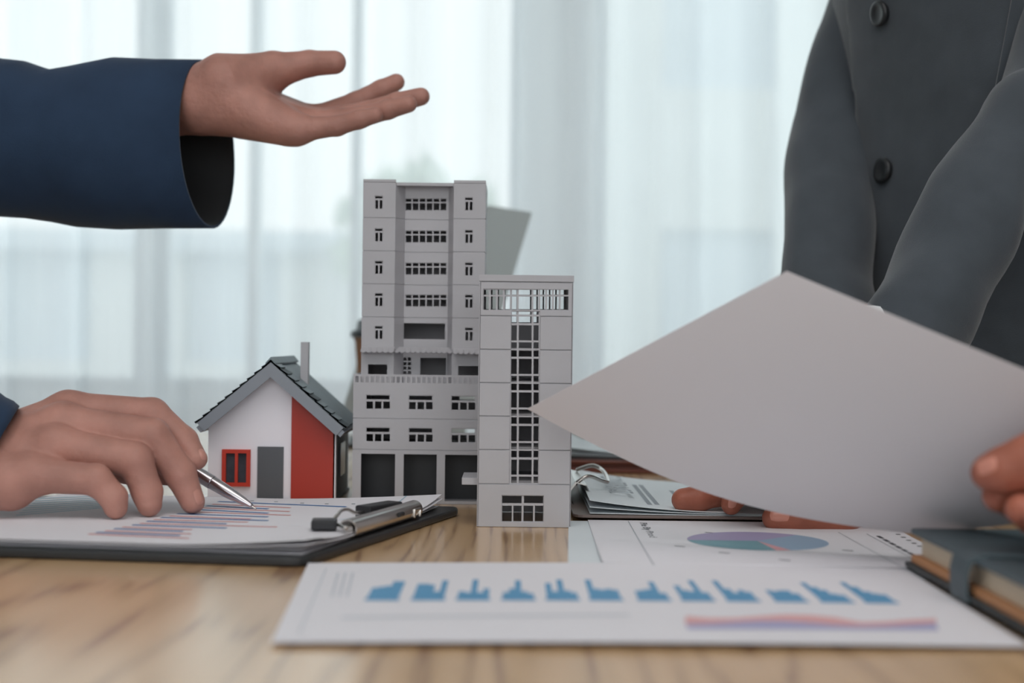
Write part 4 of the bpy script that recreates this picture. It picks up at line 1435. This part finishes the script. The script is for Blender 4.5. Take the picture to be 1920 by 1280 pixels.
# ------------------------------------------------------------------ person on the left (navy suit)
# writing hand (right hand), seen from its back
idx_ = FP([(128, 772, 0.985, 38), (285, 777, 0.988, 31), (343, 828, 0.985, 28), (368, 860, 0.978, 21)])
mid_ = FP([(118, 795, 0.966, 38), (285, 818, 0.963, 34), (338, 888, 0.966, 29), (361, 940, 0.966, 23)])
rin_ = FP([(105, 835, 0.947, 36), (253, 862, 0.948, 33), (276, 922, 0.948, 28), (280, 945, 0.946, 23.5)])
pin_ = FP([(65, 890, 0.930, 34), (180, 899, 0.930, 29), (213, 932, 0.931, 25), (217, 951, 0.931, 22)])
thb_ = FP([(40, 850, 0.985, 36), (140, 862, 1.003, 30), (240, 880, 1.010, 26), (318, 889, 0.998, 21)])
wr_R = P(-62, 872, 0.955)
palm_R = [(P(-62, 860, 0.965), P(128, 772, 0.985), 56 * pxr(.965), 37 * pxr(.985)),
          (P(-62, 865, 0.955), P(118, 795, 0.966), 56 * pxr(.955), 37 * pxr(.966)),
          (P(-62, 875, 0.950), P(105, 835, 0.947), 54 * pxr(.95), 36 * pxr(.947)),
          (P(-62, 890, 0.940), P(65, 890, 0.930), 52 * pxr(.94), 35 * pxr(.93)),
          (P(0, 905, 0.938), P(20, 908, 0.932), 52 * pxr(.938), 50 * pxr(.932)),
          (P(-150, 838, 0.955), P(-62, 868, 0.955), 70 * pxr(.955), 66 * pxr(.955)),
          (P(-62, 860, 0.975), P(40, 850, 0.985), 45 * pxr(.97), 36 * pxr(.985)),
          (P(40, 850, 0.985), P(110, 810, 0.99), 36 * pxr(.97), 34 * pxr(.985))]
# gesturing hand (left hand), palm towards the camera and up
th2 = FP([(440, 160, 1.20, 44), (512, 133, 1.205, 34), (580, 119, 1.205, 24), (627, 117, 1.20, 22)])
in2 = FP([(588, 222, 1.232, 22), (668, 193, 1.235, 20.5), (714, 169, 1.232, 18.5), (743, 154, 1.230, 16)])
mi2 = FP([(588, 230, 1.215, 24), (690, 210, 1.212, 20.5), (745, 192, 1.205, 18.5), (789, 181, 1.20, 17)])
ri2 = FP([(580, 232, 1.195, 25), (675, 220, 1.192, 20), (728, 205, 1.185, 18), (766, 195, 1.18, 16)])
pi2 = FP([(558, 243, 1.175, 24), (632, 236, 1.172, 18.5), (673, 224, 1.168, 17), (703, 216, 1.165, 15)])
palm_L = [(P(385, 180, 1.215), P(588, 222, 1.232), 58 * pxr(1.2), 22 * pxr(1.23)),
          (P(385, 185, 1.205), P(588, 230, 1.215), 58 * pxr(1.2), 25 * pxr(1.21)),
          (P(385, 190, 1.195), P(580, 232, 1.195), 56 * pxr(1.2), 26 * pxr(1.19)),
          (P(385, 195, 1.190), P(558, 243, 1.175), 54 * pxr(1.2), 28 * pxr(1.17)),
          (P(470, 208, 1.180), P(540, 240, 1.178), 48 * pxr(1.2), 31 * pxr(1.17)),
          (P(300, 195, 1.205), P(395, 182, 1.205), 64 * pxr(1.2), 62 * pxr(1.2)),
          (P(425, 161, 1.188), P(510, 134, 1.205), 63 * pxr(1.19), 33 * pxr(1.2))]
shL, shR = Vector((-0.76, 1.24, 1.22)), Vector((-0.76, 0.83, 1.20))
elL, elR = Vector((-0.56, 1.24, 1.02)), Vector((-0.60, 0.86, 0.93))
navy, njk, nf, ntf = person('person in a navy suit at left, one palm raised, writing with a silver pen',
    (-1.02, 1.03, 0.92), (-0.74, 1.03, 1.30), (0.9, 0.0, -0.4), (0.6, 0, 0.9),
    [(shL, elL, P(330, 192, 1.205)), (shR, elR, P(-100, 855, 0.955))],
    [(palm_L, [th2, in2, mi2, ri2, pi2]), (palm_R, [idx_, mid_, rin_, pin_, thb_])],
    M['skin'], M['navy'], M['navy'], [((-0.98, 1.13, 0.5), (-1.06, 1.14, 0.07)), ((-0.98, 0.93, 0.5), (-1.06, 0.92, 0.07))])
# left sleeve, lofted from its outline
Ys = 1.205
prof = [(-330, 130, 440), (-200, 120, 425), (-90, 112, 410), (0, 113, 406), (50, 126, 411), (100, 139, 416), (140, 129, 420), (220, 115, 426), (300, 112, 429), (368, 112, 429)]
rings = []
c = elL.lerp(shL, 0.85)
for (px, t_, b_) in prof:
    cc_ = P(px, (t_ + b_) / 2, Ys)
    rb = (b_ - t_) / 2 * Ys / F
    tilt = 0.018 * max(0, (px + 100) / 468) ** 1
    a_ = Vector((-tilt, -0.056, 0)).normalized()
    rings.append((cc_, a_, Vector((0.0, 0, 1)), math.hypot(0.056, tilt), rb))
c = rings[-1]
rings[-1] = (P(389, 271, Ys), Vector((-0.25, -0.97, 0.0)).normalized(), Vector((-0.05, 0, 1)).normalized(), 0.052, 158 * Ys / F)
up_r = [(shL + Vector((-0.02, 0, 0.0)), Vector((0, -1, 0)), Vector((0.6, 0, 0.8)), 0.085, 0.085), (shL.lerp(elL, 0.5), Vector((0, -1, 0)), Vector((0.5, 0, 0.85)), 0.075, 0.09)]
sleeve(up_r + rings, M['navy'], njk, fold=0.006, seed=3.0, inner=0.09)
# right sleeve
wr0 = P(-40, 825, 0.958)
pts = [shR + Vector((-0.03, 0, 0)), shR.lerp(elR, 0.5), elR + Vector((-0.015, 0, 0.0)), elR.lerp(wr0, 0.4), elR.lerp(wr0, 0.8), P(-14, 848, 0.957)]
rd = [0.085, 0.076, 0.066, 0.058, 0.046, 0.036]
d_, r_ = resample(pts, rd)
rg = tube_rings(d_, r_)
sleeve(rg, M['navy'], njk, fold=0.005, seed=9.0, inner=0.06)
nail(nf[1], ray_hit(nf[1], 374, 934, 0.90, 1.0), mid_[0][3] - mid_[0][2], navy, M['nail'])
nail(nf[1], ray_hit(nf[1], 382, 852, 0.93, 1.0), idx_[0][3] - idx_[0][2], navy, M['nail'])

# ------------------------------------------------------------------ person on the right (grey suit)
gi = FP([(1440, 914, 1.075, 30), (1350, 922, 1.052, 26), (1310, 934, 1.048, 24), (1281, 937, 1.046, 22)])
gm = FP([(1460, 915, 1.055, 30), (1400, 905, 1.038, 25), (1378, 930, 1.031, 22), (1371, 946, 1.030, 19)])
gr = FP([(1465, 905, 1.095, 30), (1400, 905, 1.085, 25), (1350, 915, 1.078, 22), (1320, 920, 1.075, 20)])
gk = FP([(1480, 900, 1.115, 28), (1420, 902, 1.11, 22), (1380, 908, 1.108, 20), (1355, 912, 1.105, 18)])
gt = FP([(1640, 925, 1.035, 34), (1580, 975, 1.004, 29), (1500, 973, 1.000, 26), (1452, 971, 1.000, 23)])
wr_g = P(1655, 870, 1.10)
palm_g = [(wr_g, P(1440, 914, 1.075), 0.024, 0.0125), (wr_g, P(1460, 915, 1.055), 0.022, 0.0125), (wr_g, P(1465, 905, 1.095), 0.024, 0.0125), (wr_g, P(1480, 900, 1.115), 0.023, 0.012), (wr_g, P(1600, 950, 1.02), 0.024, 0.014),
          (P(1655, 790, 1.12), wr_g, 0.028, 0.027)]
wl_g = P(1650, 640, 1.005)
b0_ = wl_g
def off3(x, y, z): return wl_g + Vector((x, y, z))
palm_g2 = [(wl_g + Vector((0.03, 0.01, 0.02)), wl_g, 0.027, 0.026)] + [(wl_g, off3(-0.055, 0.012 * k - 0.02, -0.045), 0.022, 0.012) for k in range(4)]
f_g2 = []
for k in range(4):
    b_ = off3(-0.055, 0.016 * k - 0.026, -0.045)
    f_g2.append(([b_, b_ + Vector((-0.03, 0, -0.022)), b_ + Vector((-0.042, 0, -0.042)), b_ + Vector((-0.043, -0.0, -0.056 - 0.004 * (k in (1, 2))))], [0.0105, 0.0095, 0.0085, 0.0075]))
f_g2.append(([off3(-0.01, -0.03, -0.02), off3(-0.03, -0.042, -0.045), off3(-0.045, -0.044, -0.07)], [0.014, 0.011, 0.0085]))
gpel, gneck = Vector((0.455, 1.29, 0.95)), Vector((0.435, 1.25, 1.47))
gf_ = Vector((-0.92, -0.30, 0.0))
gshR, gshL = Vector((0.41, 1.42, 1.34)), Vector((0.52, 1.09, 1.36))
gelR, gelL = P(1572, 230, 1.33), P(1900, 290, 1.07)
def grey_front(p, d, tf):
    q = p - tf.pel
    lat = q @ tf.l
    fold_ = 0.004 * np.sin((q @ tf.up) * 26 + lat * 18) * np.clip((lat - 0.03) * 8, 0, 1)
    d = d + fold_
    wrap = np.maximum(d - 0.007, -(lat + 0.05))
    return np.minimum(d, wrap)
grey, gjk, gfl, gtf = person('person in a grey suit at right, leaning on the table with fingers on the papers',
    gpel, gneck, gf_, (-0.5, -0.1, 0.9), [(gshL, P(2010, 120, 1.10), P(1925, 250, 1.07), P(1852, 340, 1.05), P(1802, 445, 1.03), wl_g + Vector((0.03, 0.01, 0.02))), (gshR, P(1640, 60, 1.36), P(1573, 230, 1.33), P(1556, 360, 1.27), P(1548, 520, 1.21), P(1655, 800, 1.12))],
    [(palm_g2, f_g2), (palm_g, [gi, gm, gr, gk, gt])], M['skin_warm'], M['grey_wool'], M['charcoal'],
    [((0.64, 1.24, 0.5), (0.66, 1.24, 0.07)), ((0.62, 1.44, 0.5), (0.64, 1.46, 0.07))], grow=0.022, jh=0.0065, jacket_fn=grey_front, hip=Vector((0.12, 0.03, 0)), arm_r=(0.027, 0.023), tmin=-0.27)
nail(gfl[1], ray_hit(gfl[1], 1458, 966, 0.95, 1.05), gt[0][3] - gt[0][2], grey, M['nail_pink'], ln=0.016, wd=0.0135)
nail(gfl[1], ray_hit(gfl[1], 1374, 940, 0.98, 1.06), Vector((0, 0, -1)), grey, M['nail_pink'], ln=0.011, wd=0.0095)
# far sleeve
pts = [gshR + Vector((0.02, 0.0, 0.02)), P(1640, 60, 1.36), P(1573, 230, 1.33), P(1556, 360, 1.27), P(1548, 520, 1.21), P(1590, 690, 1.14)]
rd = [0.078, 0.052, 0.040, 0.040, 0.038, 0.035]
d_, r_ = resample(pts, rd)
sleeve(tube_rings(d_, r_, up=(1, 0, 0)), M['grey_wool'], gjk, fold=0.008, fr_=17, seed=5.0, inner=0.05)
# near sleeve
pts = [gshL + Vector((0.03, 0.02, 0.02)), P(2010, 120, 1.10), P(1925, 250, 1.07), P(1852, 340, 1.05), P(1802, 445, 1.03), P(1690, 665, 0.995)]
rd = [0.080, 0.044, 0.041, 0.038, 0.037, 0.036]
d_, r_ = resample(pts, rd)
sleeve(tube_rings(d_, r_, up=(0, 1, 0)), M['grey_wool'], gjk, fold=0.009, fr_=20, seed=7.0, inner=0.05)
d0 = (P(1712, 622, 1.0) - P(1802, 445, 1.03)).normalized()
q0 = P(1708, 630, 0.999) - Vector((0.017, 0, 0.004))
sleeve(tube_rings([q0 - d0 * 0.008, q0, q0 + d0 * 0.006], [0.031, 0.031, 0.031], up=(0, 1, 0)), M['shirt'], grey, name='shirt_cuff', inner=0.02, fold=0.0)
def jsd(p):
    d = gtf(p) - 0.022
    return grey_front(p, d, gtf)
lp = [ray_hit(jsd, 1908 - 2.6 * k * 4, -60 + 4 * k * 14, 1.0, 1.5) for k in range(6)]
lp2 = [p + Vector((0.024, -0.004, 0.004)) for p in lp]
V = [p + Vector((-0.001, -0.004, 0)) for p in lp] + [p + Vector((0, -0.005, 0)) for p in lp2] + [p + Vector((0, 0.004, 0)) for p in lp] + [p + Vector((0, 0.004, 0)) for p in lp2]
Fc = [q for i in range(5) for q in ((i, i + 1, 7 + i, 6 + i), (i + 1, i, 12 + i, 13 + i), (6 + i, 7 + i, 19 + i, 18 + i))]
mesh_obj('lapel', V, Fc, M['grey_wool'], gjk, smooth=False)
for bx, by in ((1655, 25), (1661, 320), (1672, 600)):
    p = ray_hit(jsd, bx, by, 1.0, 1.5)
    n = grad(jsd, p, 0.004)
    a = n.orthogonal().normalized(); b = n.cross(a)
    mb = MB()
    rr = [(0.0, 0.0055), (0.006, 0.005), (0.0085, 0.0062), (0.0108, 0.0055), (0.0112, 0.0035), (0.0095, 0.0)]
    V = [p + n * rr[0][1] * 0.8]
    Fc = []
    N = 24
    for r_i, h_i in rr[1:]:
        for k in range(N):
            t = 2 * math.pi * k / N
            V.append(p + (a * math.cos(t) + b * math.sin(t)) * r_i + n * h_i)
    for k in range(N):
        Fc.append((0, 1 + k, 1 + (k + 1) % N))
    for j in range(len(rr) - 2):
        for k in range(N):
            Fc.append((1 + j * N + k, 1 + (j + 1) * N + k, 1 + (j + 1) * N + (k + 1) % N, 1 + j * N + (k + 1) % N))
    mesh_obj('button', V, Fc, M['button'], gjk, smooth=True)

# ------------------------------------------------------------------ person holding the sheet (hand at the right edge)
ht = FP([(1990, 850, 0.70, 62), (1925, 868, 0.70, 50), (1882, 880, 0.702, 42), (1856, 886, 0.705, 35)])
h1 = FP([(2040, 905, 0.735, 52), (1960, 925, 0.73, 42), (1905, 935, 0.722, 36), (1872, 930, 0.716, 30)])
h2 = FP([(2060, 930, 0.72, 50), (1985, 965, 0.712, 40), (1940, 968, 0.70, 34), (1915, 955, 0.692, 30)])
h3 = FP([(2080, 940, 0.70, 48), (2010, 985, 0.695, 38), (1970, 985, 0.685, 32), (1950, 972, 0.68, 28)])
h4 = FP([(2090, 940, 0.68, 44), (2035, 985, 0.675, 34), (2000, 985, 0.668, 28), (1985, 975, 0.664, 25)])
wr3 = P(2250, 830, 0.69)
palm3 = [(wr3, P(1990, 850, 0.70), 0.023, 0.017)] + [(wr3, q[0][0], 0.022, r_) for q, r_ in ((h1, 0.0135), (h2, 0.013), (h3, 0.0125), (h4, 0.0115))] + [(wr3 + Vector((0.06, -0.02, 0.02)), wr3, 0.028, 0.026)]
sh3, el3 = Vector((0.83, 0.58, 1.28)), Vector((0.64, 0.60, 0.97))
third, tjk, tfl, ttf = person('person at the right edge, only the hand holding up the white sheet in view',
    (0.98, 0.42, 0.93), (0.90, 0.42, 1.45), (-0.9, 0.3, 0.0), (-0.1, 0, 1), [(Vector((0.86, 0.24, 1.33)), Vector((0.84, 0.22, 1.02)), Vector((0.78, 0.3, 0.8))), (sh3, el3, wr3 + Vector((0.05, -0.015, 0.015)))],
    [(palm3, [ht, h1, h2, h3, h4]),
     ([(Vector((0.79, 0.29, 0.82)), Vector((0.755, 0.32, 0.745)), 0.026, 0.016), (Vector((0.79, 0.29, 0.82)), Vector((0.77, 0.345, 0.75)), 0.026, 0.014)],
      [([Vector((0.755 + 0.006 * k, 0.30 + 0.017 * k, 0.75)), Vector((0.745 + 0.006 * k, 0.305 + 0.017 * k, 0.71)), Vector((0.75 + 0.006 * k, 0.305 + 0.017 * k, 0.68))], [0.011, 0.0095, 0.008]) for k in range(4)]
      + [([Vector((0.76, 0.29, 0.80)), Vector((0.74, 0.27, 0.765)), Vector((0.735, 0.27, 0.735))], [0.014, 0.011, 0.009])])],
    M['skin_warm'], M['charcoal'], M['charcoal'], [((0.98, 0.52, 0.5), (1.0, 0.53, 0.07)), ((0.98, 0.32, 0.5), (1.0, 0.31, 0.07))])
for pts, rd in (([Vector((0.88, 0.25, 1.34)), Vector((0.85, 0.23, 1.18)), Vector((0.84, 0.22, 1.02)), Vector((0.80, 0.27, 0.87))], [0.08, 0.066, 0.056, 0.043]),
                ([sh3 + Vector((0.03, -0.01, 0.02)), sh3.lerp(el3, 0.5), el3, wr3 + Vector((0.055, -0.015, 0.018))], [0.08, 0.066, 0.056, 0.043])):
    d_, r_ = resample(pts, rd)
    sleeve(tube_rings(d_, r_, up=(0, 1, 0.3)), M['charcoal'], tjk, fold=0.006, seed=11.0, inner=0.05)
nail(tfl[0], ray_hit(tfl[0], 1850, 872, 0.6, 0.75), ht[0][3] - ht[0][2], third, M['nail_pink'], ln=0.013, wd=0.012)

# the sheet held up
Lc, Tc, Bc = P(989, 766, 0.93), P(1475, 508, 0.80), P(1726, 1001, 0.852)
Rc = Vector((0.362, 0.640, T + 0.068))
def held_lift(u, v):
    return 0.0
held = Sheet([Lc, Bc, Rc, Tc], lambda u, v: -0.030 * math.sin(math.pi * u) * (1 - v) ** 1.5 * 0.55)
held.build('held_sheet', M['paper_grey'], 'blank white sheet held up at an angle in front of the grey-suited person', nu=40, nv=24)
